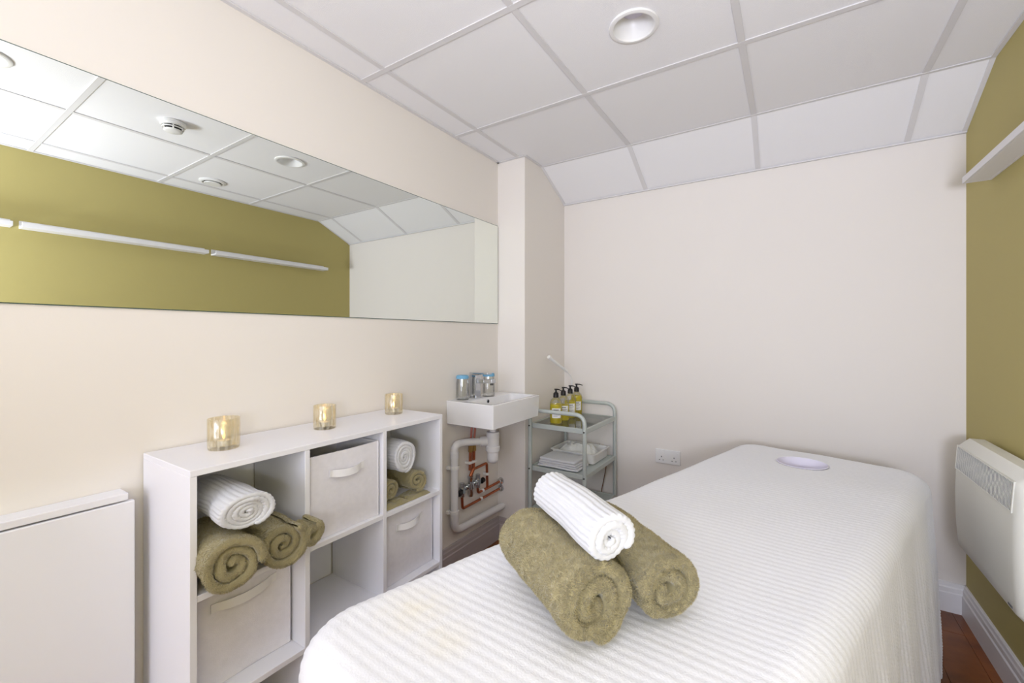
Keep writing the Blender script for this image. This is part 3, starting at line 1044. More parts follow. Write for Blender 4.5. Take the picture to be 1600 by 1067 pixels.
# ------------------------------------------------------------------ CANDLES
def candle(x, y, r, h, label):
    z = UZ
    t = thing('candle_holder', (x, y, z), label, 'candle', 'candle holders on the white cube unit')
    b = NB()
    prof = [(0.0, 0.0), (r * 0.92, 0.0), (r * 0.97, 0.004), (r, 0.02), (r, h - 0.0015), (r - 0.0012, h), (r - 0.0025, h - 0.001), (r - 0.003, 0.012), (0.0, 0.009)]
    lathe(b, prof, (x, y, z), 40)
    obj('glass_cup', b, M['mercury'], t, smooth=True)
    b = NB(); lathe(b, [(0, 0.0095), (0.019, 0.0095), (0.0195, 0.024), (0.0185, 0.024), (0.0185, 0.020), (0.0, 0.020)], (x, y, z), 24); obj('tealight', b, M['alu'], t, smooth=True)
    b = NB(); lathe(b, [(0, 0.0202), (0.018, 0.0202), (0.018, 0.0225), (0.0, 0.0215)], (x, y, z), 24); obj('wax', b, M['wax'], t, smooth=True)
    b = NB(); lathe(b, [(0, 0.026), (0.0032, 0.030), (0.0042, 0.035), (0.003, 0.043), (0.0012, 0.050), (0.0, 0.054)], (x, y, z), 12); obj('flame', b, M['flame'], t, smooth=True)
    l = bpy.data.lights.new('candle_light', 'POINT'); l.energy = 0.02; l.color = (1.0, 0.72, 0.42); l.shadow_soft_size = 0.006
    lo = bpy.data.objects.new('candle_light', l); lo.location = (x, y, z + 0.058); COL.objects.link(lo)


candle(-1.381, 0.594, 0.0405, 0.088, 'pale gold glass candle holder, largest and nearest on the white cube unit')
candle(-1.379, 0.915, 0.0375, 0.082, 'pale gold glass candle holder in the middle of the white cube unit')
candle(-1.397, 1.246, 0.0370, 0.082, 'pale gold glass candle holder at the washbasin end of the cube unit')

# ------------------------------------------------------------------ WASHBASIN
SX0, SX1, SY0, SY1, SZ0, SZ1 = XL, -1.212, 1.705, 2.168, 0.782, 0.905
bs = thing('wash_basin', (XL, 1.936, 0.782), 'white rectangular ceramic washbasin mounted on the left wall', 'washbasin')
# outer shell with rectangular bowl
bm = NB()
def rring(x0, x1, y0, y1, z, r, n=5):
    cx, cy = (x0 + x1) / 2, (y0 + y1) / 2
    return [bm.verts.new((cx + p[0], cy + p[1], z)) for p in rounded_rect(x1 - x0, y1 - y0, r, n)]
rings = [rring(SX0, SX1 - 0.01, SY0 + 0.01, SY1 - 0.01, SZ0, 0.008),
         rring(SX0, SX1 - 0.004, SY0 + 0.004, SY1 - 0.004, SZ0 + 0.004, 0.008),
         rring(SX0, SX1, SY0, SY1, SZ1 - 0.003, 0.007), rring(SX0, SX1 - 0.003, SY0 + 0.003, SY1 - 0.003, SZ1, 0.007)]
bx0, bx1, by0, by1 = -1.400, SX1 - 0.020, SY0 + 0.022, SY1 - 0.022
rings += [rring(bx0 - 0.002, bx1 + 0.002, by0 - 0.002, by1 + 0.002, SZ1, 0.020), rring(bx0 + 0.002, bx1 - 0.002, by0 + 0.002, by1 - 0.002, SZ1 - 0.003, 0.022),
          rring(bx0 + 0.012, bx1 - 0.010, by0 + 0.012, by1 - 0.012, SZ0 + 0.045, 0.03), rring(bx0 + 0.03, bx1 - 0.03, by0 + 0.03, by1 - 0.03, SZ0 + 0.022, 0.03)]
for a, b in zip(rings[:-1], rings[1:]):
    n = len(a)
    for i in range(n):
        bm.faces.new((a[i], a[(i + 1) % n], b[(i + 1) % n], b[i]))
bm.faces.new(rings[0][::-1]); bm.faces.new(rings[-1])
obj('basin_body', bm, M['ceramic'], bs, smooth=True)
bm = NB(); lathe(bm, [(0.0, 0.002), (0.010, 0.002), (0.0125, 0.001), (0.0125, -0.002)], (bx0 + 0.0035, 1.915, SZ1 - 0.020), 20, axis='X'); obj('overflow_ring', bm, M['chrome'], bs, smooth=True)
bm = NB(); lathe(bm, [(0.0, 0.0032), (0.008, 0.0032), (0.008, 0.0)], (bx0 + 0.0035, 1.915, SZ1 - 0.020), 16, axis='X'); obj('overflow_hole', bm, M['black'], bs)
bm = NB(); lathe(bm, [(0.0, 0.006), (0.02, 0.006), (0.028, 0.003), (0.03, 0.0)], ((bx0 + bx1) / 2, 1.93, SZ0 + 0.022), 24); obj('plug', bm, M['chrome'], bs, smooth=True)

tp = thing('mixer_tap', (-1.445, 1.872, SZ1), 'square chrome mixer tap at the back of the washbasin', 'tap')
tx, ty = -1.452, 1.872
bm = NB(); box(bm, tx - 0.022, tx + 0.022, ty - 0.022, ty + 0.022, SZ1, SZ1 + 0.128, 0.002); obj('tap_body', bm, M['chrome'], tp, smooth=False)
bm = NB(); box(bm, tx - 0.026, tx + 0.026, ty - 0.026, ty + 0.026, SZ1, SZ1 + 0.005, 0.001); obj('tap_base', bm, M['chrome'], tp)
bm = NB(); box(bm, tx + 0.02, tx + 0.125, ty - 0.019, ty + 0.019, SZ1 + 0.082, SZ1 + 0.103, 0.002, 2, Matrix.Rotation(math.radians(-3), 3, 'Y'), (tx, ty, SZ1 + 0.1)); obj('spout', bm, M['chrome'], tp)
bm = NB(); lathe(bm, [(0, -0.007), (0.009, -0.007), (0.009, 0.001)], (tx + 0.112, ty, SZ1 + 0.083), 16); obj('aerator', bm, M['steel_dark'], tp)
bm = NB(); box(bm, tx - 0.024, tx + 0.098, ty - 0.021, ty + 0.021, SZ1 + 0.131, SZ1 + 0.141, 0.002, 2, Matrix.Rotation(math.radians(-1), 3, 'Y'), (tx, ty, SZ1 + 0.13)); obj('lever', bm, M['chrome'], tp)


def tumbler(x, y, label):
    t = thing('drinking_glass', (x, y, SZ1), label, 'glass', 'glasses on the washbasin')
    h, r = 0.128, 0.0345
    b = NB()
    lathe(b, [(0, 0), (r * 0.9, 0), (r, 0.004), (r * 1.0, 0.02), (r * 0.98, 0.09), (r * 0.86, 0.112), (r * 0.86, h), (r * 0.86 - 0.0016, h), (r * 0.84 - 0.001, 0.112), (r * 0.93, 0.09), (r * 0.94, 0.02), (0.0, 0.012)], (x, y, SZ1), 32)
    obj('glass_body', b, M['glass'], t, smooth=True)
    b = NB()
    n = 48; top = b.verts.new((x, y, SZ1 + h + 0.0025)); ra = []; rb_ = []; rc_ = []
    for i in range(n):
        a = 2 * PI * i / n; f_ = 1 + 0.02 * math.cos(a * 16)
        ra.append(b.verts.new((x + r * 0.86 * math.cos(a), y + r * 0.86 * math.sin(a), SZ1 + h + 0.002)))
        rb_.append(b.verts.new((x + r * 0.93 * f_ * math.cos(a), y + r * 0.93 * f_ * math.sin(a), SZ1 + h - 0.002)))
        rc_.append(b.verts.new((x + r * 0.98 * f_ * math.cos(a), y + r * 0.98 * f_ * math.sin(a), SZ1 + h - 0.015)))
    for i in range(n):
        j = (i + 1) % n
        b.faces.new((top, ra[i], ra[j])); b.faces.new((ra[i], rb_[i], rb_[j], ra[j])); b.faces.new((rb_[i], rc_[i], rc_[j], rb_[j]))
    obj('paper_cap', b, M['blue_cap'], t, smooth=True)


tumbler(-1.468, 1.783, 'clear glass with blue paper cap left of the tap on the washbasin')
tumbler(-1.428, 1.965, 'clear glass with blue paper cap right of the tap on the washbasin')

# waste pipe
wp = thing('waste_pipe', (-1.48, 1.745, 0.3), 'white plastic waste pipe with bottle trap under the washbasin', 'pipe')
TX, TY = -1.362, 1.912
bm = NB()
lathe(bm, [(0.0, 0.0), (0.018, 0.001), (0.028, 0.008), (0.0315, 0.02), (0.0315, 0.045), (0.034, 0.047), (0.034, 0.049), (0.039, 0.05), (0.039, 0.068), (0.036, 0.07), (0.035, 0.09), (0.036, 0.12), (0.034, 0.126), (0.018, 0.128), (0.018, 0.15), (0.026, 0.166), (0.03, 0.1705), (0.0, 0.1705)], (TX, TY, 0.553 + 0.058 - 0.002 - 0.0), 28)
for v in bm.verts: v.co.z = 0.553 + (v.co.z - 0.609) * (0.782 - 0.553) / 0.1705
obj('bottle_trap', bm, M['pvc'], wp, smooth=True)
XV, YV = -1.484, 1.737
zt = 0.673
bm = NB(); tube(bm, [(TX - 0.03, TY - 0.028, zt), (XV + 0.01, YV + 0.06, zt), (XV, YV, zt - 0.004), (XV, YV, 0.214), (XV + 0.004, BY - 0.002, 0.205)], 0.020, 18, rad=0.055, n=8)
obj('pipe', bm, M['pvc'], wp, smooth=True)
bm = NB()
dv = Vector((XV + 0.01 - TX + 0.03, YV + 0.06 - TY + 0.028, 0)).normalized()
p = Vector((TX - 0.026, TY - 0.024, zt))
tube(bm, [p - dv * 0.004, p + dv * 0.034], 0.0265, 18)
obj('compression_nut', bm, M['pvc'], wp, smooth=True)
for zz, yy in ((0.60, 0), (0.28, 0)):
    bm = NB(); tube(bm, [(XV, YV, zz), (XV, YV, zz + 0.032)], 0.0225, 18); obj('coupling', bm, M['pvc'], wp, smooth=True)
for zz in (0.552, 0.318):
    bm = NB(); tube(bm, [(XV, YV, zz - 0.008), (XV, YV, zz + 0.008)], 0.0245, 18); box(bm, XL, XV - 0.01, YV - 0.032, YV + 0.02, zz - 0.008, zz + 0.008, 0.002)
    obj('clip', bm, M['seal'], wp, smooth=False)

# copper supply pipework
cp = thing('supply_pipework', (-1.485, 1.95, 0.4), 'copper supply pipes with chrome valves under the washbasin', 'pipe')
xc = -1.492
def cu(pts, r=0.0075, name='copper_pipe', m=None, rad=0.014, seg=10):
    b = NB(); tube(b, pts, r, seg, rad=rad, n=4); obj(name, b, m or M['copper'], cp, smooth=True)
cu([(xc + 0.01, 1.885, 0.7815), (xc, 1.882, 0.64)], 0.006, 'tap_tail', M['red_hose'])
cu([(xc + 0.01, 1.918, 0.7815), (xc, 1.912, 0.64)], 0.006, 'tap_tail', M['red_hose'])
for yy in (1.882, 1.912):
    b = NB(); tube(b, [(xc, yy, 0.60), (xc, yy, 0.645)], 0.0125, 6); obj('brass_nut', b, M['brass'], cp)
    cu([(xc, yy, 0.60), (xc, yy - 0.004, 0.50)], 0.009)
b = NB(); box(b, XL, xc + 0.012, 1.862, 1.928, 0.535, 0.55, 0.003); obj('clip', b, M['seal'], cp)
cu([(xc, 1.908, 0.50), (xc, 1.880, 0.465), (xc, 1.877, 0.44)], 0.010)
cu([(xc, 1.906, 0.497), (xc, 2.034, 0.501), (xc, 2.040, 0.352)])
b = NB(); tube(b, [(xc, 2.037, 0.445), (xc, 2.037, 0.430)], 0.0115, 12); box(b, XL, xc, 2.03, 2.045, 0.43, 0.445, 0.001); obj('clip', b, M['seal'], cp)
cu([(xc, 1.944, 0.40), (xc, 1.950, 0.352), (xc, 2.03, 0.352), (xc, BY - 0.004, 0.356)])
cu([(xc, 1.806, 0.40), (xc, 1.812, 0.308), (xc, 2.0, 0.309), (xc, BY - 0.004, 0.312)])
for yy, zz in ((1.985, 0.352), (1.97, 0.309)):
    b = NB(); tube(b, [(xc, yy, zz), (xc, yy + 0.014, zz)], 0.0115, 12); obj('clip', b, M['seal'], cp)
# chrome valve cluster
b = NB()
lathe(b, [(0, 0.355), (0.014, 0.357), (0.017, 0.37), (0.017, 0.395), (0.022, 0.40), (0.022, 0.425), (0.016, 0.43), (0.014, 0.45), (0.016, 0.455), (0.016, 0.468), (0.0, 0.47)], (xc + 0.004, 1.876, 0), 14)
tube(b, [(xc + 0.002, 1.80, 0.418), (xc + 0.002, 1.95, 0.418)], 0.0115, 12)
tube(b, [(xc + 0.002, 1.835, 0.418), (xc + 0.002, 1.850, 0.418)], 0.017, 6)
tube(b, [(xc + 0.002, 1.905, 0.418), (xc + 0.002, 1.918, 0.418)], 0.017, 6)
obj('mixing_valve', b, M['chrome'], cp, smooth=True)
for yy, za in ((1.806, 0.375), (1.946, 0.385)):
    b = NB(); tube(b, [(xc + 0.002, yy, za), (xc + 0.002, yy, za + 0.075)], 0.0135, 12); tube(b, [(xc + 0.002, yy, za + 0.02), (xc + 0.002, yy, za + 0.05)], 0.018, 6)
    obj('isolating_valve', b, M['chrome'], cp, smooth=True)
for yy, zz in ((1.775, 0.405), (1.975, 0.418)):
    b = NB(); tube(b, [(xc + 0.008, yy - 0.006, zz - 0.004), (xc + 0.008, yy + 0.016, zz)], 0.015, 12); obj('valve_handle', b, M['black'], cp, smooth=True)
for zz in (0.356, 0.312):
    b = NB(); lathe(b, [(0, -0.001), (0.021, -0.001), (0.019, -0.008), (0.012, -0.010), (0.010, -0.024), (0.0, -0.024)], (xc, BY - 0.0, zz), 16, axis='Y'); obj('wall_flange', b, M['chrome'], cp, smooth=True)

# ------------------------------------------------------------------ TROLLEY
tr = thing('metal_trolley', (-1.12, 2.45, 0), 'grey-green metal trolley with glass top shelf beside the washbasin', 'trolley')
X1, X2, Y1, Y2 = -1.298, -0.950, 2.205, 2.688
rt = 0.0115
for yy, hz in ((Y1, 0.806), (Y2, 0.806)):
    b = NB(); tube(b, [(X1, yy, 0.05), (X1, yy, hz), (X2, yy, hz), (X2, yy, 0.05)], rt, 14, rad=0.06, n=8)
    obj('end_hoop', b, M['trolley'], tr, smooth=True)
def tshelf(z, glass):
    b = NB()
    h = 0.028
    ix0, ix1, iy0, iy1 = X1 + rt, X2 - rt, Y1 + 0.006, Y2 - 0.006
    for q in ((ix0, ix1, iy0, iy0 + 0.012), (ix0, ix1, iy1 - 0.012, iy1), (X1 - 0.004, X1 + 0.010, Y1, Y2), (X2 - 0.010, X2 + 0.004, Y1, Y2)):
        box(b, *q, z - h, z, 0.002, 1)
    if not glass:
        box(b, X1 + 0.008, X2 - 0.008, iy0 + 0.01, iy1 - 0.01, z - 0.008, z - 0.004)
    obj('shelf', b, M['trolley'], tr)
    if glass:
        b = NB(); box(b, X1 + 0.0105, X2 - 0.0105, iy0 + 0.0125, iy1 - 0.0125, z - 0.006, z - 0.001, 0.001, 1); obj('glass_panel', b, M['shelf_glass'], tr)
tshelf(0.728, True)
tshelf(0.474, False)
tshelf(0.225, False)
for z in (0.714, 0.46, 0.211):
    for xx in (X1, X2):
        b = NB(); lathe(b, [(0, -0.0155), (0.004, -0.0150), (0.005, -0.011), (0.005, 0.0)], (xx, Y1, z), 12, axis='Y'); obj('bolt', b, M['steel_dark'], tr, smooth=True)
for xx in (X1, X2):
    for yy in (Y1, Y2):
        b = NB(); tube(b, [(xx - 0.008, yy, 0.025), (xx + 0.008, yy, 0.025)], 0.0245, 18); box(b, xx - 0.012, xx + 0.012, yy - 0.01, yy + 0.01, 0.04, 0.06, 0.002)
        obj('castor', b, M['black'], tr, smooth=True)


# pump bottles
def pump_bottle(x, y, rot, full, label):
    z = 0.7275; r = 0.0365
    t = thing('pump_bottle', (x, y, z), label, 'bottle', 'pump bottles of yellow oil on the trolley')
    b = NB()
    lathe(b, [(0, 0), (r * 0.92, 0), (r, 0.005), (r, 0.115), (r * 0.97, 0.124), (r * 0.8, 0.138), (r * 0.45, 0.148), (0.013, 0.152), (0.013, 0.160), (0.0, 0.160)], (x, y, z), 32)
    obj('bottle_body', b, M['glass'], t, smooth=True)
    b = NB(); ri = r - 0.0018; lv = full
    pf = [(0, 0.003), (ri * 0.94, 0.003), (ri, 0.007), (ri, min(lv, 0.115))]
    if lv > 0.115: pf += [(ri * 0.96, min(lv, 0.123)), (ri * 0.9, lv)]
    pf += [(0, pf[-1][1])]
    lathe(b, pf, (x, y, z), 32)
    obj('oil', b, M['oil'], t, smooth=True)
    b = NB()
    lathe(b, [(0.0, 0.1525), (0.0165, 0.1525), (0.0165, 0.158), (0.0155, 0.176), (0.010, 0.182), (0.0055, 0.184), (0.0055, 0.196), (0.010, 0.197), (0.010, 0.203), (0.0, 0.204)], (x, y, z), 20)
    d = Vector((math.cos(rot), math.sin(rot), 0))
    c0 = Vector((x, y, z + 0.2))
    tube(b, [c0, c0 + d * 0.022, c0 + d * 0.040 + Vector((0, 0, -0.006))], [0.0038, 0.0034, 0.0026], 8)
    obj('pump', b, M['black'], t, smooth=True)
    # label: curved paper patch facing the room
    fa = -PI / 2 + 0.55
    b = NB(); n = 14; pr_ = None
    for i in range(n + 1):
        a = fa - 0.75 + 1.5 * i / n
        rr_ = r + 0.0006
        v0 = b.verts.new((x + rr_ * math.cos(a), y + rr_ * math.sin(a), z + 0.035)); v1 = b.verts.new((x + rr_ * math.cos(a), y + rr_ * math.sin(a), z + 0.092))
        if pr_: b.faces.new((pr_[0], v0, v1, pr_[1]))
        pr_ = (v0, v1)
    lb = obj('label', b, M['paper'], t, smooth=True)
    b = NB()
    for (za, zb, w0, w1) in ((0.080, 0.085, -0.5, 0.35), (0.070, 0.0725, -0.5, 0.5), (0.063, 0.0645, -0.5, 0.3), (0.050, 0.0515, -0.5, 0.45), (0.044, 0.0455, -0.5, 0.2)):
        pr_ = None
        for i in range(7):
            a = fa + w0 + (w1 - w0) * i / 6
            rr_ = r + 0.0009
            v0 = b.verts.new((x + rr_ * math.cos(a), y + rr_ * math.sin(a), z + za)); v1 = b.verts.new((x + rr_ * math.cos(a), y + rr_ * math.sin(a), z + zb))
            if pr_: b.faces.new((pr_[0], v0, v1, pr_[1]))
            pr_ = (v0, v1)
    obj('print', b, M['text'], lb, smooth=True)


pump_bottle(-1.170, 2.290, -0.15, 0.112, 'pump bottle of yellow oil nearest the front of the trolley')
pump_bottle(-1.173, 2.395, -0.1, 0.095, 'second pump bottle of yellow oil from the front of the trolley')
pump_bottle(-1.176, 2.500, -0.05, 0.105, 'third pump bottle of yellow oil from the front of the trolley')
pump_bottle(-1.180, 2.605, 0.25, 0.128, 'fullest pump bottle of amber oil, at the back of the row on the trolley')

# reading lamp behind the bottles
lp = thing('reading_lamp', (-1.235, 2.66, 0.7275), 'thin white angled lamp standing behind the pump bottles', 'lamp')
b = NB(); lathe(b, [(0, 0.0), (0.030, 0.0), (0.030, 0.008), (0.026, 0.011), (0.0, 0.012)], (-1.235, 2.652, 0.7275), 28); obj('lamp_base', b, M['plastic_white'], lp, smooth=True)
b = NB(); tube(b, [(-1.235, 2.652, 0.735), (-1.235, 2.652, 0.965), (-1.248, 2.60, 1.012)], 0.0038, 10, rad=0.05, n=8); obj('stem', b, M['plastic_white'], lp, smooth=True)
b = NB(); tube(b, [(-1.247, 2.605, 1.008), (-1.292, 2.445, 1.104)], 0.0095, 14); obj('lamp_head', b, M['plastic_white'], lp, smooth=True)
b = NB(); tube(b, [(-1.2915, 2.4475, 1.1025), (-1.2955, 2.433, 1.111)], 0.0125, 14); obj('head_cap', b, M['plastic_white'], lp, smooth=True)

# plastic tray and folded towel on middle shelf
ty_ = thing('plastic_tray', (-1.13, 2.53, 0.474), 'white plastic tray on the middle shelf of the trolley', 'tray')
bm = NB()
def tring(x0, x1, y0, y1, z, r): 
    cx, cy = (x0 + x1) / 2, (y0 + y1) / 2
    return [bm.verts.new((cx + p[0], cy + p[1], z)) for p in rounded_rect(x1 - x0, y1 - y0, r, 4)]
tx0, tx1, ty0, ty1 = -1.268, -0.980, 2.415, 2.664
rg = [tring(tx0 + 0.008, tx1 - 0.008, ty0 + 0.008, ty1 - 0.008, 0.4745, 0.015), tring(tx0 + 0.002, tx1 - 0.002, ty0 + 0.002, ty1 - 0.002, 0.53, 0.018),
      tring(tx0 - 0.008, tx1 + 0.008, ty0 - 0.008, ty1 + 0.008, 0.531, 0.022), tring(tx0 - 0.008, tx1 + 0.008, ty0 - 0.008, ty1 + 0.008, 0.536, 0.022),
      tring(tx0 + 0.005, tx1 - 0.005, ty0 + 0.005, ty1 - 0.005, 0.536, 0.016), tring(tx0 + 0.011, tx1 - 0.011, ty0 + 0.011, ty1 - 0.011, 0.478, 0.013)]
for a, b in zip(rg[:-1], rg[1:]):
    n = len(a)
    for i in range(n): bm.faces.new((a[i], a[(i + 1) % n], b[(i + 1) % n], b[i]))
bm.faces.new(rg[0][::-1]); bm.faces.new(rg[-1])
obj('tray_body', bm, M['plastic_white'], ty_, smooth=True)
# crumpled pack of tissue in the tray
def cushion(name, cx, cy, z0, sx, sy, h, m, seed, crump, label, cat, amp=0.006, parent=None, exp=2.6):
    N = 40
    b = NB(); g_ = {}
    for i in range(N + 1):
        for j in range(N + 1):
            u_, v_ = i / N * 2 - 1, j / N * 2 - 1
            e_ = max(0, (1 - abs(u_) ** exp) * (1 - abs(v_) ** exp)) ** 0.45
            p3 = np.array([[u_ * crump, v_ * crump, seed]])
            nz_ = float(vnoise(p3, seed)[0])
            nz2 = float(vnoise(p3 * 2.7, seed + 1)[0])
            g_[i, j] = b.verts.new((cx + u_ * sx / 2 * (1 + 0.04 * nz_), cy + v_ * sy / 2 * (1 + 0.04 * nz2), z0 + max(0.0, h * e_ + amp * e_ * (nz_ + 0.5 * nz2))))
    for i in range(N):
        for j in range(N): b.faces.new((g_[i, j], g_[i + 1, j], g_[i + 1, j + 1], g_[i, j + 1]))
    # base
    bottom = [g_[i, 0] for i in range(N + 1)] + [g_[N, j] for j in range(1, N + 1)] + [g_[i, N] for i in range(N - 1, -1, -1)] + [g_[0, j] for j in range(N - 1, 0, -1)]
    b.faces.new(bottom[::-1])
    o = obj(name, b, m, parent, None if parent else (cx, cy, z0), smooth=True)
    if not parent: tag(o, label, cat)
    return o
cushion('tissue_pack', -1.13, 2.53, 0.4785, 0.24, 0.20, 0.078, M['paper'], 4, 3.2, 'crumpled white pack lying in the plastic tray on the trolley', 'bag', amp=0.022)
for lab, cy_, sy_, sd_ in (('small olive towel roll right', 1.228, 0.115, 3), ('small olive towel roll under', 1.112, 0.120, 7)):
    own = [o for o in tw_l if o['label'].startswith(lab)][0]
    cushion('loose_fold', -1.262, cy_, zs + 0.0006, 0.075, sy_, 0.017, M['olive'], sd_, 2.0, None, None, amp=0.005, parent=own)
# folded towel: stack of soft layers
ft = thing('folded_towel', (-1.13, 2.31, 0.474), 'folded white towel in front of the tray on the trolley', 'towel')
for k in range(4):
    b = NB()
    z0 = 0.4745 + k * 0.0125
    box(b, -1.262 + 0.004 * k, -1.005 - 0.006 * k, 2.232 + 0.004 * (k % 2), 2.392, z0, z0 + 0.0122, 0.0058, 3)
    bmesh.ops.subdivide_edges(b, edges=[e for e in b.edges if e.calc_length() > 0.05], cuts=8, use_grid_fill=True)
    for v in b.verts:
        q = np.array([[v.co.x * 18, v.co.y * 18, k * 3.1]])
        v.co.z += 0.0016 * float(vnoise(q, 6)[0]) + (0.004 if v.co.z > z0 + 0.006 and k == 3 else 0)
        v.co.z = max(v.co.z, 0.4745)
        v.co.y += 0.004 * float(vnoise(q, 8)[0]); v.co.x += 0.004 * float(vnoise(q, 9)[0])
    obj('fold', b, M['white_towel'], ft, smooth=True)

b = NB(); tube(b, [(-1.06, 2.7, 0.53), (-1.0, 2.6945, 0.46), (-1.02, 2.6945, 0.33), (-1.05, 2.6945, 0.2), (-1.0, 2.6935, 0.004)], 0.003, 8, rad=0.06)
o = obj('power_cable', b, M['cable'], None, (-1.03, 2.69, 0.1), smooth=True)
tag(o, 'thin brown cable hanging behind the trolley on the far wall', 'cable')

# ------------------------------------------------------------------ SOCKET
sk = thing('wall_socket', (-0.625, YF, 0.509), 'white double power socket low on the far wall, behind the bed', 'socket')
sx0, sx1, sz0, sz1 = -0.698, -0.552, 0.466, 0.552
b = NB(); box(b, sx0, sx1, YF - 0.009, YF, sz0, sz1, 0.003); obj('face_plate', b, M['plastic_white'], sk)
for cx in (-0.656, -0.594):
    b = NB(); box(b, cx - 0.006 + (0.026 if cx > -0.62 else -0.0) - 0.0, cx + 0.006 + (0.026 if cx > -0.62 else 0.0), YF - 0.0115, YF - 0.0088, 0.522, 0.540, 0.001)
    obj('switch', b, M['plastic_white'], sk)
for cx in (-0.662, -0.588):
    b = NB()
    box(b, cx - 0.002, cx + 0.002, YF - 0.0094, YF - 0.0088, 0.503, 0.512)
    box(b, cx - 0.014, cx - 0.008, YF - 0.0094, YF - 0.0088, 0.486, 0.490); box(b, cx + 0.008, cx + 0.014, YF - 0.0094, YF - 0.0088, 0.486, 0.490)
    obj('pin_hole', b, M['black'], sk)

# ------------------------------------------------------------------ PICTURE LEDGES
def ledge(y0, y1, label):
    t = thing('picture_ledge', (XR, (y0 + y1) / 2, 1.853), label, 'shelf', 'picture ledges on the olive green wall')
    z = 1.853; xw = XR; xf = XR - 0.082
    b = NB(); box(b, xf + 0.006, xw - 0.010, y0, y1, z, z + 0.010, 0.0008, 1); obj('board', b, M['white_trim'], t)
    b = NB(); box(b, xf, xf + 0.0055, y0, y1, z, z + 0.026, 0.001, 1); obj('front_lip', b, M['white_trim'], t)
    b = NB(); box(b, xw - 0.0095, xw, y0, y1, z, z + 0.045, 0.001, 1); obj('back_rail', b, M['white_trim'], t)
    for k in (0.12, 0.5, 0.88):
        b = NB(); yy = y0 + (y1 - y0) * k
        lathe(b, [(0, -0.0135), (0.004, -0.013), (0.006, -0.0098), (0.006, -0.009)], (xw, yy, z + 0.03), 12, axis='X')
        obj('screw_cap', b, M['plastic_white'], t)
ledge(1.495, 2.425, 'white picture ledge on the olive green wall, nearest the far wall')
ledge(0.530, 1.450, 'white picture ledge in the middle of the row on the green wall')
ledge(-0.435, 0.497, 'white picture ledge cut off at the left edge of the mirror reflection')

# ------------------------------------------------------------------ PANEL HEATER
ht = thing('panel_heater', (XR, 2.16, 0.6), 'white electric panel heater on the green wall beside the bed', 'heater')
hx0, hx1, hy0, hy1, hz0, hz1 = XR - 0.10, XR - 0.02, 1.872, 2.452, 0.378, 0.838
# shell: bowed front plan profile, rounded corners, swept along y
bm = NB()
def hring(y, inset):
    pr_ = []
    H = hz1 - hz0
    n = 14
    for i in range(n + 1):   # front face bottom to top, gently bowed
        v_ = i / n
        bow = 0.012 * (1 - (2 * v_ - 1) ** 2)
        z = hz0 + inset * 0.9 + (H - 1.8 * inset) * v_
        edge = min(v_, 1 - v_) * H
        rnd = 0.028 * (1 - min(1, edge / 0.03)) ** 2
        pr_.append((hx0 + 0.010 - bow + rnd + inset * 0.5, z))
    pr_ += [(hx1, hz1 - inset), (hx1, hz0 + inset)]
    return [bm.verts.new((a, y, z)) for a, z in pr_]
_s = [(0.0, 0.036), (0.002, 0.026), (0.006, 0.017), (0.012, 0.009), (0.020, 0.003), (0.030, 0.0)]
ysec = [(hy0 + d_, i_) for d_, i_ in _s] + [(hy1 - d_, i_) for d_, i_ in _s[::-1]]
rr = [hring(y, i_) for y, i_ in ysec]
for a, b in zip(rr[:-1], rr[1:]):
    n = len(a)
    for i in range(n): bm.faces.new((a[i], a[(i + 1) % n], b[(i + 1) % n], b[i]))
bm.faces.new(rr[0][::-1]); bm.faces.new(rr[-1])
obj('casing', bm, M['heater'], ht, smooth=True)
gy0, gy1, gz0, gz1 = hy0 + 0.035, hy1 - 0.03, 0.716, 0.802
gx = hx0 + 0.0015
def gxf(z):
    v_ = (z - hz0) / (hz1 - hz0)
    return hx0 + 0.010 - 0.012 * (1 - (2 * v_ - 1) ** 2)
def strip(b, y0, y1, z0, z1, out, back=0.004):
    xa, xb = gxf(z0), gxf(z1)
    vs = []
    for yy in (y0, y1):
        for (zz, xx) in ((z0, xa), (z1, xb)):
            for dx in (-out, back):
                vs.append(b.verts.new((xx + dx, yy, zz)))
    for f in ((0, 1, 3, 2), (4, 6, 7, 5), (0, 4, 5, 1), (2, 3, 7, 6), (0, 2, 6, 4), (1, 5, 7, 3)):
        b.faces.new([vs[k] for k in f])
b = NB(); strip(b, gy0, gy1, gz0, gz1, 0.0016); obj('grille_backing', b, M['heater_dark'], ht)
b = NB()
for q in ((gy0 - 0.005, gy1 + 0.005, gz0 - 0.005, gz0), (gy0 - 0.005, gy1 + 0.005, gz1, gz1 + 0.005), (gy0 - 0.005, gy0, gz0, gz1), (gy1, gy1 + 0.005, gz0, gz1)): strip(b, *q, 0.0030)
obj('grille_frame', b, M['heater'], ht)
b = NB(); k = gy0 + 0.002
while k < gy1 - 0.003:
    pv = None
    for i in range(9):
        zz = gz0 + (gz1 - gz0) * i / 8
        yo = 0.0016 * math.sin(i * 1.57 + k * 60)
        xx = gxf(zz)
        rw = [b.verts.new((xx - 0.0023, k + yo, zz)), b.verts.new((xx - 0.0023, k + yo + 0.0032, zz)), b.verts.new((xx + 0.001, k + yo + 0.0032, zz)), b.verts.new((xx + 0.001, k + yo, zz))]
        if pv:
            for q in range(4): b.faces.new((pv[q], pv[(q + 1) % 4], rw[(q + 1) % 4], rw[q]))
        pv = rw
    k += 0.0098
obj('grille_slats', b, M['heater'], ht, kind='stuff')
for yy in (hy0 + 0.12, hy1 - 0.12):
    b = NB(); box(b, hx1 - 0.004, XR, yy, yy + 0.03, 0.45, 0.80, 0.002, 1); obj('wall_bracket', b, M['white_trim'], ht)
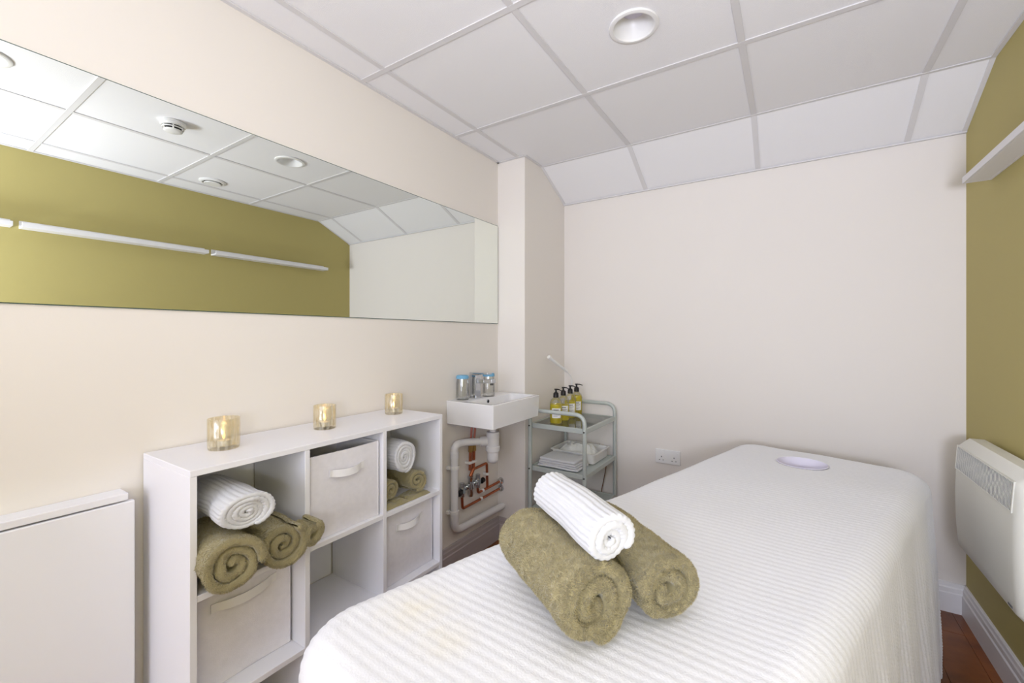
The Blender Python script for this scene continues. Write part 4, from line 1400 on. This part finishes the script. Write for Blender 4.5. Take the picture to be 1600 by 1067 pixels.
b = NB(); box(b, hx1 - 0.03, XR - 0.001, hy0 + 0.008, hy0 + 0.085, hz1 - 0.012, hz1 + 0.012, 0.006); obj('control_knob', b, M['plastic_white'], ht)
b = NB(); strip(b, hy0 + 0.045, hy0 + 0.075, 0.418, 0.424, 0.0018); obj('badge', b, M['text'], ht)


# ------------------------------------------------------------------ CEILING FITTINGS
def downlight(x, y, label):
    t = thing('ceiling_downlight', (x, y, HC), label, 'ceiling light', 'round recessed downlights')
    b = NB()
    lathe(b, [(0.0735, 0.012), (0.0735, 0.0035), (0.083, 0.0035), (0.0838, 0.001), (0.082, -0.003), (0.075, -0.0055), (0.069, -0.0045), (0.066, 0.0)], (x, y, HC), 48)
    obj('trim_ring', b, M['plastic_white'], t, smooth=True)
    b = NB(); lathe(b, [(0.066, 0.0), (0.062, 0.016), (0.055, 0.034), (0.046, 0.050), (0.040, 0.056)], (x, y, HC), 48); obj('reflector', b, M['plastic_white'], t, smooth=True)
    b = NB(); lathe(b, [(0.0415, 0.056), (0.0, 0.052)], (x, y, HC), 32); obj('diffuser', b, M['lining'], t, smooth=True)
downlight(-0.4525, 1.47, 'white recessed downlight in the ceiling above the bed')
downlight(-0.4525, 0.271, 'white recessed downlight at the left edge of the mirror reflection')
sd = thing('smoke_detector', (-0.43, 0.885, HC), 'white domed smoke detector on the ceiling, seen in the mirror', 'smoke detector')
c = (-0.43, 0.885, HC)
b = NB(); lathe(b, [(0, 0.003), (0.052, 0.003), (0.054, -0.002), (0.054, -0.012), (0.050, -0.016), (0.0, -0.016)], c, 40); obj('base', b, M['plastic_white'], sd, smooth=True)
b = NB(); lathe(b, [(0, -0.016), (0.040, -0.016), (0.040, -0.037), (0, -0.037)], c, 32); obj('vent_gap', b, M['black'], sd)
b = NB(); lathe(b, [(0.049, -0.0155), (0.048, -0.0190), (0.036, -0.0190), (0.036, -0.0155)], c, 40); lathe(b, [(0.036, -0.0260), (0.046, -0.0260), (0.044, -0.0295), (0.036, -0.0295)], c, 40); lathe(b, [(0.0, -0.0365), (0.036, -0.0365), (0.040, -0.0365), (0.037, -0.041), (0.028, -0.045), (0.0, -0.047)], c, 40)
for k in range(6):
    a = 2 * PI * k / 6 + 0.3
    q = (c[0] + 0.041 * math.cos(a), c[1] + 0.041 * math.sin(a))
    box(b, q[0] - 0.003, q[0] + 0.003, q[1] - 0.003, q[1] + 0.003, c[2] - 0.037, c[2] - 0.015, 0.001, 1)
obj('slotted_dome', b, M['plastic_white'], sd, smooth=True)
vt = thing('air_vent', (0.33, 1.37, HC), 'round white extract vent on the ceiling, seen in the mirror', 'air vent')
c = (0.33, 1.37, HC)
b = NB(); lathe(b, [(0.05, 0.003), (0.078, 0.003), (0.079, -0.001), (0.072, -0.007), (0.060, -0.009), (0.054, -0.004), (0.05, 0.003)], c, 40); obj('vent_ring', b, M['plastic_white'], vt, smooth=True)
b = NB(); lathe(b, [(0, 0.002), (0.056, 0.002)], c, 32); obj('vent_throat', b, M['heater_dark'], vt)
b = NB(); lathe(b, [(0, -0.007), (0.046, -0.007), (0.050, -0.011), (0.048, -0.015), (0.0, -0.018)], c, 40); lathe(b, [(0.008, 0.0), (0.008, -0.008)], c, 12); obj('vent_disc', b, M['plastic_white'], vt, smooth=True)
